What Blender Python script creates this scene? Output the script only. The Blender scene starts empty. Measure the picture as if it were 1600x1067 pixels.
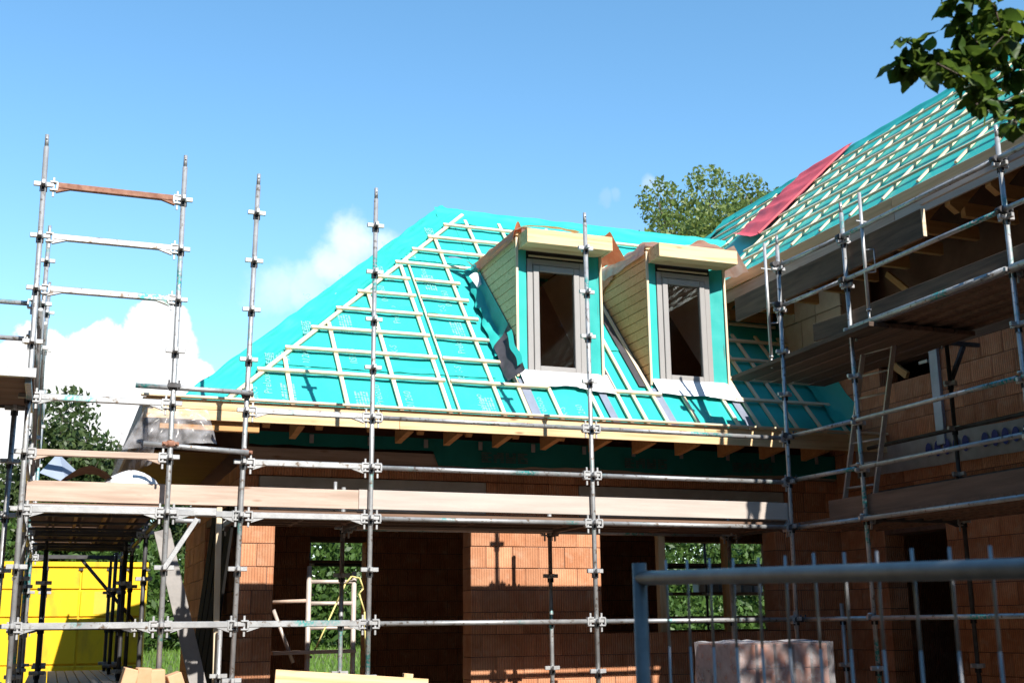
import bpy, math, random
from mathutils import Vector, Matrix, noise

# ------------------------------------------------------------------ camera, sky, sun, exposure
SC = bpy.context.scene
COL = SC.collection
R = math.radians
cam_d = bpy.data.cameras.new("camera")
cam = bpy.data.objects.new("camera", cam_d)
COL.objects.link(cam)
SC.camera = cam
YAW, PITCH, ROLL = 0.3626, 0.2337, -0.0115
cam.location = (-5.2474, -11.4932, -0.039)
fw = Vector((math.sin(YAW) * math.cos(PITCH), math.cos(YAW) * math.cos(PITCH), math.sin(PITCH)))
rt = Vector((math.cos(YAW), -math.sin(YAW), 0))
up = rt.cross(fw)
rt2 = rt * math.cos(ROLL) + up * math.sin(ROLL)
up2 = -rt * math.sin(ROLL) + up * math.cos(ROLL)
Mc = Matrix((rt2, up2, -fw)).transposed().to_4x4()
Mc.translation = cam.location
cam.matrix_world = Mc
cam_d.sensor_fit = 'HORIZONTAL'
cam_d.sensor_width = 23.6
cam_d.lens = 1867.55 / 1600 * 23.6
cam_d.clip_start = 0.05
cam_d.clip_end = 3000
cam_d.dof.use_dof = True
cam_d.dof.focus_distance = 13.2
cam_d.dof.aperture_fstop = 3.2

SUN_DIR = Vector((0.175, -1.0, 0.80)).normalized()
SUN_EL = math.asin(SUN_DIR.z)
SUN_ROT = math.atan2(SUN_DIR.x, SUN_DIR.y)
world = bpy.data.worlds.new("World")
SC.world = world
world.use_nodes = True
SKY_STRENGTH = 0.118
EXPOSURE = 0.78
sun_d = bpy.data.lights.new("sun", 'SUN')
sun_d.energy = 5.0
sun_d.angle = R(0.53)
sun_d.color = (1.0, 0.95, 0.87)
sun = bpy.data.objects.new("sun", sun_d)
COL.objects.link(sun)
sun.rotation_euler = SUN_DIR.to_track_quat('Z', 'Y').to_euler()
sun.location = (5, -20, 25)
SC.view_settings.view_transform = 'Standard'
SC.view_settings.look = 'None'
SC.view_settings.exposure = EXPOSURE
SC.view_settings.gamma = 1.0
SC.view_settings.use_curve_mapping = False
SC.cycles.max_bounces = 8
SC.cycles.transparent_max_bounces = 16


def build_world():
    nt = world.node_tree
    N, L = nt.nodes, nt.links
    N.clear()
    out = N.new("ShaderNodeOutputWorld")
    bg = N.new("ShaderNodeBackground")
    bg.inputs[1].default_value = SKY_STRENGTH
    sky = N.new("ShaderNodeTexSky")
    sky.sky_type = 'NISHITA'
    sky.sun_disc = False
    sky.sun_elevation = SUN_EL
    sky.sun_rotation = SUN_ROT
    sky.altitude = 50
    sky.air_density = 1.0
    sky.dust_density = 0.0
    sky.ozone_density = 2.0
    tc = N.new("ShaderNodeTexCoord")
    nz = N.new("ShaderNodeTexNoise")
    nz.inputs['Scale'].default_value = 16.0
    nz.inputs['Detail'].default_value = 7.0
    nz.inputs['Roughness'].default_value = 0.62
    L.new(tc.outputs['Generated'], nz.inputs['Vector'])
    sub = N.new("ShaderNodeVectorMath"); sub.operation = 'SUBTRACT'
    sub.inputs[1].default_value = (0.5, 0.5, 0.5)
    L.new(nz.outputs['Color'], sub.inputs[0])
    sc = N.new("ShaderNodeVectorMath"); sc.operation = 'SCALE'
    sc.inputs['Scale'].default_value = 0.03
    L.new(sub.outputs[0], sc.inputs[0])
    add = N.new("ShaderNodeVectorMath"); add.operation = 'ADD'
    L.new(tc.outputs['Generated'], add.inputs[0]); L.new(sc.outputs[0], add.inputs[1])
    nrm = N.new("ShaderNodeVectorMath"); nrm.operation = 'NORMALIZE'
    L.new(add.outputs[0], nrm.inputs[0])
    # clouds: (direction azimuth from +Y towards +X, elevation, radius, opacity) in degrees
    clouds = [(1.2, 10.6, 2.7, 1), (-1.5, 10.6, 2.5, 1), (3.9, 12.6, 1.7, 1), (4.9, 10.9, 1.6, 1), (-2.4, 8.2, 2.8, 1), (2.0, 8.9, 2.6, 1),
              (-5.5, 9.5, 3.6, 1), (-9.5, 8.0, 4, 1), (6.0, 8.0, 2.6, .9), (8.9, 16.0, 1.45, .36), (10.7, 16.0, 1.25, .4), (12.9, 18.0, 1.4, .62), (14.4, 17.4, 1.2, .5), (4.0, 13.6, 1.3, .9),
              (11.9, 16.9, 1.3, .6), (25.6, 20.1, .35, .12), (26.2, 20.2, .3, .12), (27.8, 20.7, .45, .25), (28.3, 20.5, .4, .2),
              (-30, 8, 5, 1), (-48, 10, 4, .9), (-75, 7, 6, 1), (52, 6, 5, .9), (70, 9, 5, .9), (100, 7, 6, 1),
              (112, 9, 5, .8), (200, 8, 6, .9), (240, 7, 5, 1), (265, 10, 5, .9)]
    fb = N.new("ShaderNodeTexNoise")
    fb.inputs['Scale'].default_value = 26.0; fb.inputs['Detail'].default_value = 9.0; fb.inputs['Roughness'].default_value = .58
    L.new(tc.outputs['Generated'], fb.inputs['Vector'])
    lump = N.new("ShaderNodeMath"); lump.operation = 'MULTIPLY_ADD'; lump.inputs[1].default_value = 2.3; lump.inputs[2].default_value = -1.2
    L.new(fb.outputs[0], lump.inputs[0])
    last = None
    for az, el, rad, op in clouds:
        az, el = R(az), R(el)
        d = (math.sin(az) * math.cos(el), math.cos(az) * math.cos(el), math.sin(el))
        dot = N.new("ShaderNodeVectorMath"); dot.operation = 'DOT_PRODUCT'
        L.new(nrm.outputs[0], dot.inputs[0]); dot.inputs[1].default_value = d
        q = N.new("ShaderNodeMapRange"); q.clamp = False
        q.inputs['From Min'].default_value = math.cos(R(rad * 1.2)); q.inputs['From Max'].default_value = 1
        q.inputs['To Min'].default_value = 0; q.inputs['To Max'].default_value = 1.1
        L.new(dot.outputs['Value'], q.inputs['Value'])
        ad = N.new("ShaderNodeMath"); ad.operation = 'ADD'; L.new(q.outputs[0], ad.inputs[0]); L.new(lump.outputs[0], ad.inputs[1])
        mr = N.new("ShaderNodeMapRange"); mr.interpolation_type = 'SMOOTHSTEP'
        mr.inputs['From Min'].default_value = 0; mr.inputs['From Max'].default_value = .22 if op > .8 else 1.15
        mr.inputs['To Min'].default_value = 0; mr.inputs['To Max'].default_value = op
        L.new(ad.outputs[0], mr.inputs['Value'])
        if last is None:
            last = mr.outputs[0]
        else:
            mx = N.new("ShaderNodeMath"); mx.operation = 'MAXIMUM'
            L.new(last, mx.inputs[0]); L.new(mr.outputs[0], mx.inputs[1])
            last = mx.outputs[0]
    n2 = N.new("ShaderNodeTexNoise")
    n2.inputs['Scale'].default_value = 14.0; n2.inputs['Detail'].default_value = 5.0
    L.new(tc.outputs['Generated'], n2.inputs['Vector'])
    cr = N.new("ShaderNodeMapRange")
    cr.inputs['From Min'].default_value = .35; cr.inputs['From Max'].default_value = .62
    cr.inputs['To Min'].default_value = 4.6; cr.inputs['To Max'].default_value = 7.0
    L.new(n2.outputs[0], cr.inputs['Value'])
    comb = N.new("ShaderNodeCombineColor")
    for i in range(3):
        L.new(cr.outputs[0], comb.inputs[i])
    mix = N.new("ShaderNodeMix"); mix.data_type = 'RGBA'
    hs = N.new("ShaderNodeHueSaturation"); hs.inputs['Saturation'].default_value = 1.16; hs.inputs['Hue'].default_value = .49
    hs.inputs['Value'].default_value = 1.27
    L.new(sky.outputs[0], hs.inputs['Color'])
    L.new(last, mix.inputs[0]); L.new(hs.outputs[0], mix.inputs[6]); L.new(comb.outputs[0], mix.inputs[7])
    L.new(mix.outputs[2], bg.inputs[0]); L.new(bg.outputs[0], out.inputs[0])


build_world()

# ------------------------------------------------------------------ materials
MATS = {}


def material(name, col, col2=None, rough=.7, metal=0., scale=(4, 4, 4), detail=5, lo=.35, hi=.65, bump=0., bscale=None,
             objrand=0., spec=.5, extra=None, fac_noise=6., trans=0.):
    """col/col2 mixed by stretched noise in object coordinates; objrand = brightness change from object to object"""
    if name in MATS:
        return MATS[name]
    m = bpy.data.materials.new(name)
    m.use_nodes = True
    nt = m.node_tree; N, L = nt.nodes, nt.links
    b = N["Principled BSDF"]
    b.inputs['Roughness'].default_value = rough
    b.inputs['Metallic'].default_value = metal
    b.inputs['Specular IOR Level'].default_value = spec
    tc = N.new("ShaderNodeTexCoord")
    mp = N.new("ShaderNodeMapping"); mp.inputs['Scale'].default_value = scale
    L.new(tc.outputs['Object'], mp.inputs['Vector'])
    oi = N.new("ShaderNodeObjectInfo")
    av = N.new("ShaderNodeVectorMath"); av.operation = 'MULTIPLY_ADD'
    cmb = N.new("ShaderNodeCombineXYZ")
    for i in range(3):
        L.new(oi.outputs['Random'], cmb.inputs[i])
    L.new(cmb.outputs[0], av.inputs[0]); av.inputs[1].default_value = (17, 31, 23)
    L.new(mp.outputs[0], av.inputs[2])
    nz = N.new("ShaderNodeTexNoise")
    nz.inputs['Scale'].default_value = 1.0; nz.inputs['Detail'].default_value = detail
    nz.inputs['Roughness'].default_value = .6
    L.new(av.outputs[0], nz.inputs['Vector'])
    mr = N.new("ShaderNodeMapRange")
    mr.inputs['From Min'].default_value = lo; mr.inputs['From Max'].default_value = hi
    L.new(nz.outputs[0], mr.inputs['Value'])
    mix = N.new("ShaderNodeMix"); mix.data_type = 'RGBA'
    c2 = col2 or tuple(c * .8 for c in col)
    mix.inputs[6].default_value = (*col, 1); mix.inputs[7].default_value = (*c2, 1)
    L.new(mr.outputs[0], mix.inputs[0])
    colout = mix.outputs[2]
    if objrand:
        hv = N.new("ShaderNodeHueSaturation")
        mm = N.new("ShaderNodeMapRange")
        mm.inputs['To Min'].default_value = 1 - objrand; mm.inputs['To Max'].default_value = 1 + objrand
        L.new(oi.outputs['Random'], mm.inputs['Value'])
        L.new(mm.outputs[0], hv.inputs['Value']); L.new(colout, hv.inputs['Color'])
        colout = hv.outputs[0]
    if extra:
        colout = extra(N, L, tc, colout, b)
    L.new(colout, b.inputs['Base Color'])
    if bump and not (extra and getattr(extra, 'own_bump', False)):
        bp = N.new("ShaderNodeBump"); bp.inputs['Strength'].default_value = bump; bp.inputs['Distance'].default_value = .01
        if bscale:
            n3 = N.new("ShaderNodeTexNoise"); n3.inputs['Scale'].default_value = bscale; n3.inputs['Detail'].default_value = 6
            L.new(tc.outputs['Object'], n3.inputs['Vector']); L.new(n3.outputs[0], bp.inputs['Height'])
        else:
            L.new(nz.outputs[0], bp.inputs['Height'])
        L.new(bp.outputs[0], b.inputs['Normal'])
    if trans:
        tr = N.new("ShaderNodeBsdfTranslucent"); L.new(colout, tr.inputs['Color'])
        ms = N.new("ShaderNodeMixShader"); ms.inputs[0].default_value = trans
        out = N["Material Output"]
        L.new(b.outputs[0], ms.inputs[1]); L.new(tr.outputs[0], ms.inputs[2]); L.new(ms.outputs[0], out.inputs['Surface'])
    MATS[name] = m
    return m


def brick_extra(N, L, tc, col, b):
    # vertical comb grooves of hollow clay blocks + smears of mortar dust
    sx = N.new("ShaderNodeSeparateXYZ"); L.new(tc.outputs['Object'], sx.inputs[0])
    ad = N.new("ShaderNodeMath"); ad.operation = 'ADD'
    L.new(sx.outputs[0], ad.inputs[0]); L.new(sx.outputs[1], ad.inputs[1])
    ml = N.new("ShaderNodeMath"); ml.operation = 'MULTIPLY'; ml.inputs[1].default_value = 2 * math.pi / .031
    L.new(ad.outputs[0], ml.inputs[0])
    sn = N.new("ShaderNodeMath"); sn.operation = 'SINE'; L.new(ml.outputs[0], sn.inputs[0])
    bp = N.new("ShaderNodeBump"); bp.inputs['Strength'].default_value = .7; bp.inputs['Distance'].default_value = .006
    n3 = N.new("ShaderNodeTexNoise"); n3.inputs['Scale'].default_value = 55; n3.inputs['Detail'].default_value = 4
    L.new(tc.outputs['Object'], n3.inputs['Vector'])
    ad2 = N.new("ShaderNodeMath"); ad2.operation = 'ADD'; L.new(sn.outputs[0], ad2.inputs[0]); L.new(n3.outputs[0], ad2.inputs[1])
    L.new(ad2.outputs[0], bp.inputs['Height']); L.new(bp.outputs[0], b.inputs['Normal'])
    mr = N.new("ShaderNodeMapRange"); mr.inputs['From Min'].default_value = -1; mr.inputs['From Max'].default_value = -.5
    mr.inputs['To Min'].default_value = .70; mr.inputs['To Max'].default_value = 1
    L.new(sn.outputs[0], mr.inputs['Value'])
    mx = N.new("ShaderNodeMix"); mx.data_type = 'RGBA'; mx.blend_type = 'MULTIPLY'; mx.inputs[0].default_value = 1
    cc = N.new("ShaderNodeCombineColor")
    for i in range(3):
        L.new(mr.outputs[0], cc.inputs[i])
    L.new(col, mx.inputs[6]); L.new(cc.outputs[0], mx.inputs[7])
    # pale mortar dust and smears
    n5 = N.new("ShaderNodeTexNoise"); n5.inputs['Scale'].default_value = 7; n5.inputs['Detail'].default_value = 6
    oi = N.new("ShaderNodeObjectInfo"); cm = N.new("ShaderNodeCombineXYZ"); L.new(oi.outputs['Random'], cm.inputs[2])
    sv = N.new("ShaderNodeVectorMath"); sv.operation = 'MULTIPLY_ADD'; sv.inputs[1].default_value = (0, 0, 60)
    L.new(cm.outputs[0], sv.inputs[0]); L.new(tc.outputs['Object'], sv.inputs[2]); L.new(sv.outputs[0], n5.inputs['Vector'])
    m5 = N.new("ShaderNodeMapRange"); m5.inputs['From Min'].default_value = .56; m5.inputs['From Max'].default_value = .8
    m5.inputs['To Max'].default_value = .7
    L.new(n5.outputs[0], m5.inputs['Value'])
    mz = N.new("ShaderNodeMix"); mz.data_type = 'RGBA'
    L.new(m5.outputs[0], mz.inputs[0]); L.new(mx.outputs[2], mz.inputs[6]); mz.inputs[7].default_value = (.58, .38, .26, 1)
    return mz.outputs[2]


brick_extra.own_bump = True


def teal_extra(N, L, tc, col, b):
    # worn turquoise paint left on some lengths of galvanised tube
    nz = N.new("ShaderNodeTexNoise"); nz.inputs['Scale'].default_value = 1.3; nz.inputs['Detail'].default_value = 4
    oi = N.new("ShaderNodeObjectInfo")
    cm = N.new("ShaderNodeCombineXYZ"); L.new(oi.outputs['Random'], cm.inputs[0])
    sc = N.new("ShaderNodeVectorMath"); sc.operation = 'MULTIPLY_ADD'; sc.inputs[1].default_value = (40, 0, 0)
    L.new(cm.outputs[0], sc.inputs[0]); L.new(tc.outputs['Object'], sc.inputs[2])
    L.new(sc.outputs[0], nz.inputs['Vector'])
    mr = N.new("ShaderNodeMapRange"); mr.inputs['From Min'].default_value = .57; mr.inputs['From Max'].default_value = .63
    L.new(nz.outputs[0], mr.inputs['Value'])
    n2 = N.new("ShaderNodeTexNoise"); n2.inputs['Scale'].default_value = 38; n2.inputs['Detail'].default_value = 5
    L.new(tc.outputs['Object'], n2.inputs['Vector'])
    m2 = N.new("ShaderNodeMapRange"); m2.inputs['From Min'].default_value = .42; m2.inputs['From Max'].default_value = .56
    L.new(n2.outputs[0], m2.inputs['Value'])
    mu = N.new("ShaderNodeMath"); mu.operation = 'MULTIPLY'; L.new(mr.outputs[0], mu.inputs[0]); L.new(m2.outputs[0], mu.inputs[1])
    mx = N.new("ShaderNodeMix"); mx.data_type = 'RGBA'
    L.new(mu.outputs[0], mx.inputs[0]); L.new(col, mx.inputs[6]); mx.inputs[7].default_value = (.05, .33, .31, 1)
    # rust freckles and plaster splashes
    n4 = N.new("ShaderNodeTexNoise"); n4.inputs['Scale'].default_value = 23; n4.inputs['Detail'].default_value = 6
    L.new(sc.outputs[0], n4.inputs['Vector'])
    m4 = N.new("ShaderNodeMapRange"); m4.inputs['From Min'].default_value = .58; m4.inputs['From Max'].default_value = .70
    L.new(n4.outputs[0], m4.inputs['Value'])
    mx2 = N.new("ShaderNodeMix"); mx2.data_type = 'RGBA'
    L.new(m4.outputs[0], mx2.inputs[0]); L.new(mx.outputs[2], mx2.inputs[6]); mx2.inputs[7].default_value = (.16, .12, .09, 1)
    return mx2.outputs[2]


def knots_extra(N, L, tc, col, b):
    v = N.new("ShaderNodeTexVoronoi"); v.inputs['Scale'].default_value = 1.0
    mp = N.new("ShaderNodeMapping"); mp.inputs['Scale'].default_value = (2.2, 9, 9)
    oi = N.new("ShaderNodeObjectInfo")
    cm = N.new("ShaderNodeCombineXYZ"); L.new(oi.outputs['Random'], cm.inputs[0]); L.new(oi.outputs['Random'], cm.inputs[1])
    sc = N.new("ShaderNodeVectorMath"); sc.operation = 'MULTIPLY_ADD'; sc.inputs[1].default_value = (57, 13, 0)
    L.new(cm.outputs[0], sc.inputs[0]); L.new(tc.outputs['Object'], mp.inputs[0]); L.new(mp.outputs[0], sc.inputs[2])
    L.new(sc.outputs[0], v.inputs['Vector'])
    mr = N.new("ShaderNodeMapRange"); mr.inputs['From Min'].default_value = .05; mr.inputs['From Max'].default_value = .16
    mr.inputs['To Min'].default_value = .8; mr.inputs['To Max'].default_value = 0
    L.new(v.outputs['Distance'], mr.inputs['Value'])
    mx = N.new("ShaderNodeMix"); mx.data_type = 'RGBA'
    L.new(mr.outputs[0], mx.inputs[0]); L.new(col, mx.inputs[6]); mx.inputs[7].default_value = (.20, .09, .035, 1)
    return mx.outputs[2]


GRAIN = (1.3, 30, 30)
M_STEEL = material("galvanised_steel", (.47, .475, .48), (.33, .335, .34), .48, .55, (7, 7, 7), bump=.1, bscale=60, extra=teal_extra)
M_STEEL2 = material("bright_galvanised_steel", (.49, .49, .49), (.38, .38, .385), .45, .5, (9, 9, 9), bump=.1, bscale=70)
M_RUST = material("rusty_steel", (.36, .19, .13), (.22, .09, .055), .85, .1, (14, 14, 14), bump=.3, bscale=60)
M_DARK = material("dark_pocket", (.012, .012, .013), None, .8)
M_DKSTEEL = material("dark_steel", (.085, .085, .09), (.05, .045, .045), .6, .4, (8, 8, 8))  # darker steel tone for some tubes, couplers and rails
M_BRICK = material("clay_block", (.64, .315, .178), (.50, .21, .105), .88, 0, (3.5, 3.5, 3.5), objrand=.2, extra=brick_extra, spec=.2)
M_MORTAR = material("mortar", (.17, .10, .075), (.12, .07, .05), .95, 0, (20, 20, 20))
M_CONC = material("lintel_concrete", (.47, .46, .44), (.38, .37, .355), .9, 0, (5, 5, 5), bump=.25, bscale=40)
M_AERATED = material("pale_aerated_block", (.70, .63, .55), (.60, .53, .46), .95, 0, (6, 6, 6), bump=.2, bscale=60, objrand=.06)
M_BATTEN = material("pale_batten_wood", (.77, .635, .45), (.58, .43, .27), .75, 0, GRAIN, lo=.42, hi=.72, objrand=.1, bump=.15)
M_SPRUCE = material("fresh_spruce", (.72, .52, .29), (.50, .29, .12), .7, 0, (1.1, 22, 22), lo=.45, hi=.75, objrand=.07, bump=.15, extra=knots_extra)
M_CLAD = material("cheek_board_shade_tone", (.66, .545, .335), (.55, .43, .235), .8, 0, (1.5, 26, 26), objrand=.05, bump=.15, extra=knots_extra)  # left cheek boards, cooler shade tone put into the colour
M_CLAD2 = material("cheek_board_bounce_tone", (.70, .44, .22), (.58, .33, .14), .8, 0, (1.5, 26, 26), objrand=.06, bump=.15, extra=knots_extra)  # same cladding on the right dormer, warm bounced light put into the colour
M_OLDWOOD = material("weathered_plank", (.53, .405, .33), (.37, .27, .21), .85, 0, (1.2, 16, 16), objrand=.08, bump=.3, extra=knots_extra)
M_GREYWOOD = material("grey_plank", (.50, .43, .38), (.42, .36, .315), .85, 0, (1.2, 16, 16), objrand=.05, bump=.25)
M_BROWNPLANK = material("brown_dirty_plank", (.22, .13, .088), (.14, .085, .058), .9, 0, (1.2, 16, 16), objrand=.1, bump=.35)
M_DIRTYGREY = material("dark_grey_plank", (.15, .098, .068), (.075, .05, .036), .9, 0, (1.4, 14, 14), objrand=.1, bump=.35)
M_RAFTER = material("rafter_wood", (.55, .31, .12), (.44, .22, .075), .75, 0, (1.2, 22, 22), objrand=.06, bump=.15)
M_SOFFIT = material("stained_soffit_board", (.24, .105, .045), (.17, .07, .03), .7, 0, (1.4, 20, 20), objrand=.1, bump=.15)
M_TEAL = material("roof_membrane", (.024, .39, .35), (.034, .45, .41), .5, 0, (2.2, .9, .9), bump=.45, bscale=5, spec=.35)
M_TEALS = material("wall_membrane_shade_tone", (.008, .19, .17), (.010, .22, .20), .6, 0, (1.6, 1.2, 1.2), bump=.4, bscale=6, spec=.3)  # same membrane, eave shade painted in as a darker teal
M_TEALD = material("membrane_overlap", (.020, .355, .32), (.028, .41, .375), .48, 0, (1.6, 1.2, 1.2), bump=.5, bscale=6, spec=.35)
M_PRINT = material("membrane_white_print", (.26, .66, .61), (.12, .50, .46), .65, 0, (24, 24, 24), spec=.3, lo=.3, hi=.75)
M_PRINTD = material("grey_print", (.10, .16, .15), (.05, .10, .10), .65, 0, (24, 24, 24), spec=.3)
M_FRAME = material("window_frame_grey", (.31, .295, .285), (.29, .275, .265), .42, 0, (3, 3, 3))
M_SILL = material("pale_metal_strip", (.78, .78, .79), None, .35, .3)
M_GASKET = material("black_gasket", (.015, .015, .016), None, .6)
M_LINER = material("wood_fibre_lining", (.17, .085, .05), (.13, .062, .036), .9, 0, (5, 5, 5))
M_CHEEKIN = material("plasterboard_brown", (.60, .45, .38), (.54, .40, .33), .9, 0, (4, 4, 4))
M_ZINC = material("zinc_flashing", (.36, .40, .50), (.30, .33, .42), .4, .45, (6, 6, 6))
M_LEAD = material("dark_flashing", (.075, .07, .08), (.055, .052, .06), .55, .2, (6, 6, 6), bump=.2, bscale=20)
M_APRON = material("white_apron_fleece", (.80, .79, .82), (.74, .73, .77), .8, 0, (6, 6, 6), bump=.2, bscale=16)
M_ORANGE = material("orange_foil", (.62, .17, .07), (.70, .26, .13), .5, 0, (7, 7, 7), trans=.25)
M_ATTIC = material("attic_lining", (.62, .40, .29), (.52, .33, .23), .9, 0, (5, 5, 5))
M_PINK = material("pink_white_foil", (.78, .60, .54), (.70, .40, .30), .5, 0, (6, 6, 6), trans=.25)
M_YELFOIL = material("yellow_foil", (.80, .46, .10), (.8, .55, .2), .5, 0, (6, 6, 6), trans=.2)
M_RED = material("red_membrane", (.68, .095, .115), (.60, .07, .09), .6, 0, (4, 4, 4), bump=.2, bscale=10, trans=.06)
M_YELLOW = material("yellow_paint", (.80, .51, .006), (.45, .25, .02), .45, 0, (3, 3, 1.2), detail=9, lo=.50, hi=.74, bump=.08, bscale=5, objrand=.06)
M_YELLOW2 = material("faded_yellow_patch", (.60, .46, .04), (.52, .40, .04), .55, 0, (2, 2, 2))
M_FENCE = material("fence_galvanised", (.27, .27, .265), (.19, .19, .19), .5, .3, (12, 12, 12))
M_ALU = material("old_aluminium", (.60, .53, .48), (.50, .43, .38), .55, .3, (10, 10, 10))
M_WRAPBR = material("wrapped_red_brick", (.40, .17, .10), (.31, .12, .07), .85, 0, (6, 6, 6), objrand=.15)
M_ROPE = material("yellow_rope", (.75, .66, .25), (.6, .52, .2), .8)
M_CARD = material("brown_card", (.33, .20, .12), (.25, .15, .09), .85, 0, (5, 5, 5))
M_BLUEGREY = material("blue_grey_sheet", (.26, .31, .40), (.22, .27, .36), .5, .1, (5, 5, 5))
M_SACK = material("white_plastic_sack", (.78, .78, .78), (.66, .67, .70), .45, 0, (6, 6, 6), bump=.3, bscale=14)
M_BARK = material("bark", (.10, .075, .055), (.06, .045, .035), .95, 0, (9, 9, 3), bump=.6)
M_EARTH = material("trodden_earth", (.12, .09, .062), (.08, .06, .042), .95, 0, (1.3, 1.3, 1.3), bump=.5, bscale=9)
M_LAWN = material("lawn_soil", (.09, .13, .03), (.07, .10, .025), .95, 0, (.6, .6, .6), bump=.4, bscale=6)
M_BLUE = material("blue_print", (.03, .05, .30), None, .6)
M_FOILW = material("pale_insulation_strip", (.42, .42, .42), (.34, .34, .34), .6, 0, (8, 8, 8))
M_BLACKBOARD = material("black_shuttering_board", (.016, .015, .014), (.010, .009, .008), .95, 0, (3, 20, 3), spec=.1)
M_GREYBOARD = material("smeared_grey_board", (.33, .305, .29), (.25, .235, .225), .6, 0, (6, 6, 2), bump=.2, bscale=8)


def leaf_material(name, c1, c2, trans=.38):
    m = bpy.data.materials.new(name); m.use_nodes = True
    nt = m.node_tree; N, L = nt.nodes, nt.links
    b = N["Principled BSDF"]; b.inputs['Roughness'].default_value = .5; b.inputs['Specular IOR Level'].default_value = .35
    g = N.new("ShaderNodeNewGeometry")
    oi = N.new("ShaderNodeObjectInfo")
    ad = N.new("ShaderNodeMath"); ad.operation = 'ADD'; L.new(g.outputs['Random Per Island'], ad.inputs[0]); L.new(oi.outputs['Random'], ad.inputs[1])
    fr = N.new("ShaderNodeMath"); fr.operation = 'FRACT'; L.new(ad.outputs[0], fr.inputs[0])
    mix = N.new("ShaderNodeMix"); mix.data_type = 'RGBA'
    mix.inputs[6].default_value = (*c1, 1); mix.inputs[7].default_value = (*c2, 1)
    L.new(fr.outputs[0], mix.inputs[0]); L.new(mix.outputs[2], b.inputs['Base Color'])
    tr = N.new("ShaderNodeBsdfTranslucent")
    hv = N.new("ShaderNodeHueSaturation"); hv.inputs['Value'].default_value = 1.5; hv.inputs['Hue'].default_value = .48
    L.new(mix.outputs[2], hv.inputs['Color']); L.new(hv.outputs[0], tr.inputs['Color'])
    ms = N.new("ShaderNodeMixShader"); ms.inputs[0].default_value = trans
    L.new(b.outputs[0], ms.inputs[1]); L.new(tr.outputs[0], ms.inputs[2]); L.new(ms.outputs[0], N["Material Output"].inputs['Surface'])
    return m


M_LEAF_NEAR = leaf_material("near_leaf", (.035, .08, .012), (.10, .16, .022), .46)
M_LEAF_LEFT = leaf_material("dark_tree_leaf", (.03, .058, .016), (.07, .10, .028), .25)
M_LEAF_BACK = leaf_material("olive_tree_leaf", (.085, .14, .03), (.18, .23, .06), .34)
M_LEAF_HEDGE = leaf_material("hedge_leaf", (.035, .075, .015), (.085, .155, .03), .3)
M_GRASS = leaf_material("grass_blade", (.10, .20, .03), (.18, .30, .05), .4)


def film_material(name, lo, hi, edge):
    m = bpy.data.materials.new(name); m.use_nodes = True
    nt = m.node_tree; N, L = nt.nodes, nt.links
    b = N["Principled BSDF"]; b.inputs['Base Color'].default_value = (.80, .78, .80, 1); b.inputs['Roughness'].default_value = .22
    tr = N.new("ShaderNodeBsdfTransparent"); tr.inputs[0].default_value = (.93, .92, .93, 1)
    lw = N.new("ShaderNodeLayerWeight"); lw.inputs[0].default_value = .35
    nz = N.new("ShaderNodeTexNoise"); nz.inputs['Scale'].default_value = 9; nz.inputs['Detail'].default_value = 4
    tc = N.new("ShaderNodeTexCoord"); L.new(tc.outputs['Object'], nz.inputs['Vector'])
    mr = N.new("ShaderNodeMapRange"); mr.inputs['From Min'].default_value = .3; mr.inputs['From Max'].default_value = .7
    mr.inputs['To Min'].default_value = lo; mr.inputs['To Max'].default_value = hi
    L.new(nz.outputs[0], mr.inputs['Value'])
    ad = N.new("ShaderNodeMath"); ad.operation = 'ADD'; ad.use_clamp = True
    em = N.new("ShaderNodeMath"); em.operation = 'MULTIPLY'; em.inputs[1].default_value = edge
    L.new(lw.outputs['Facing'], em.inputs[0])
    L.new(mr.outputs[0], ad.inputs[0]); L.new(em.outputs[0], ad.inputs[1])
    ms = N.new("ShaderNodeMixShader"); L.new(ad.outputs[0], ms.inputs[0])
    L.new(tr.outputs[0], ms.inputs[1]); L.new(b.outputs[0], ms.inputs[2])
    L.new(ms.outputs[0], N["Material Output"].inputs['Surface'])
    return m


M_FILM = film_material("clear_plastic_film", .02, .30, .38)
M_FILM2 = film_material("pallet_film", .05, .30, .45)


def glass_material():
    m = bpy.data.materials.new("window_glass"); m.use_nodes = True
    nt = m.node_tree; N, L = nt.nodes, nt.links
    gl = N.new("ShaderNodeBsdfGlossy"); gl.inputs['Roughness'].default_value = .02; gl.inputs[0].default_value = (.8, .85, .85, 1)
    tr = N.new("ShaderNodeBsdfTransparent"); tr.inputs[0].default_value = (.90, .92, .91, 1)
    fr0 = N.new("ShaderNodeFresnel"); fr0.inputs[0].default_value = 1.45
    fr = N.new("ShaderNodeMath"); fr.operation = 'MULTIPLY'; fr.inputs[1].default_value = .35; L.new(fr0.outputs[0], fr.inputs[0])
    ms = N.new("ShaderNodeMixShader")
    L.new(fr.outputs[0], ms.inputs[0]); L.new(tr.outputs[0], ms.inputs[1]); L.new(gl.outputs[0], ms.inputs[2])
    L.new(ms.outputs[0], N["Material Output"].inputs['Surface'])
    N.remove(N["Principled BSDF"])
    return m


M_GLASS = glass_material()

# ------------------------------------------------------------------ object helpers
W = {}
ID = Matrix.Identity(4)


def link(o, parent=None, M=None):
    M = M or ID
    COL.objects.link(o)
    if parent is not None:
        o.parent = parent
        o.matrix_parent_inverse = W[parent.name].inverted()
    o.matrix_basis = M
    W[o.name] = M.copy()
    return o


def thing(name, label, cat, loc, group=None):
    o = bpy.data.objects.new(name, None)
    o.empty_display_size = .2
    link(o, None, Matrix.Translation(loc))
    o['label'] = label; o['category'] = cat
    if group:
        o['group'] = group
    return o


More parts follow.
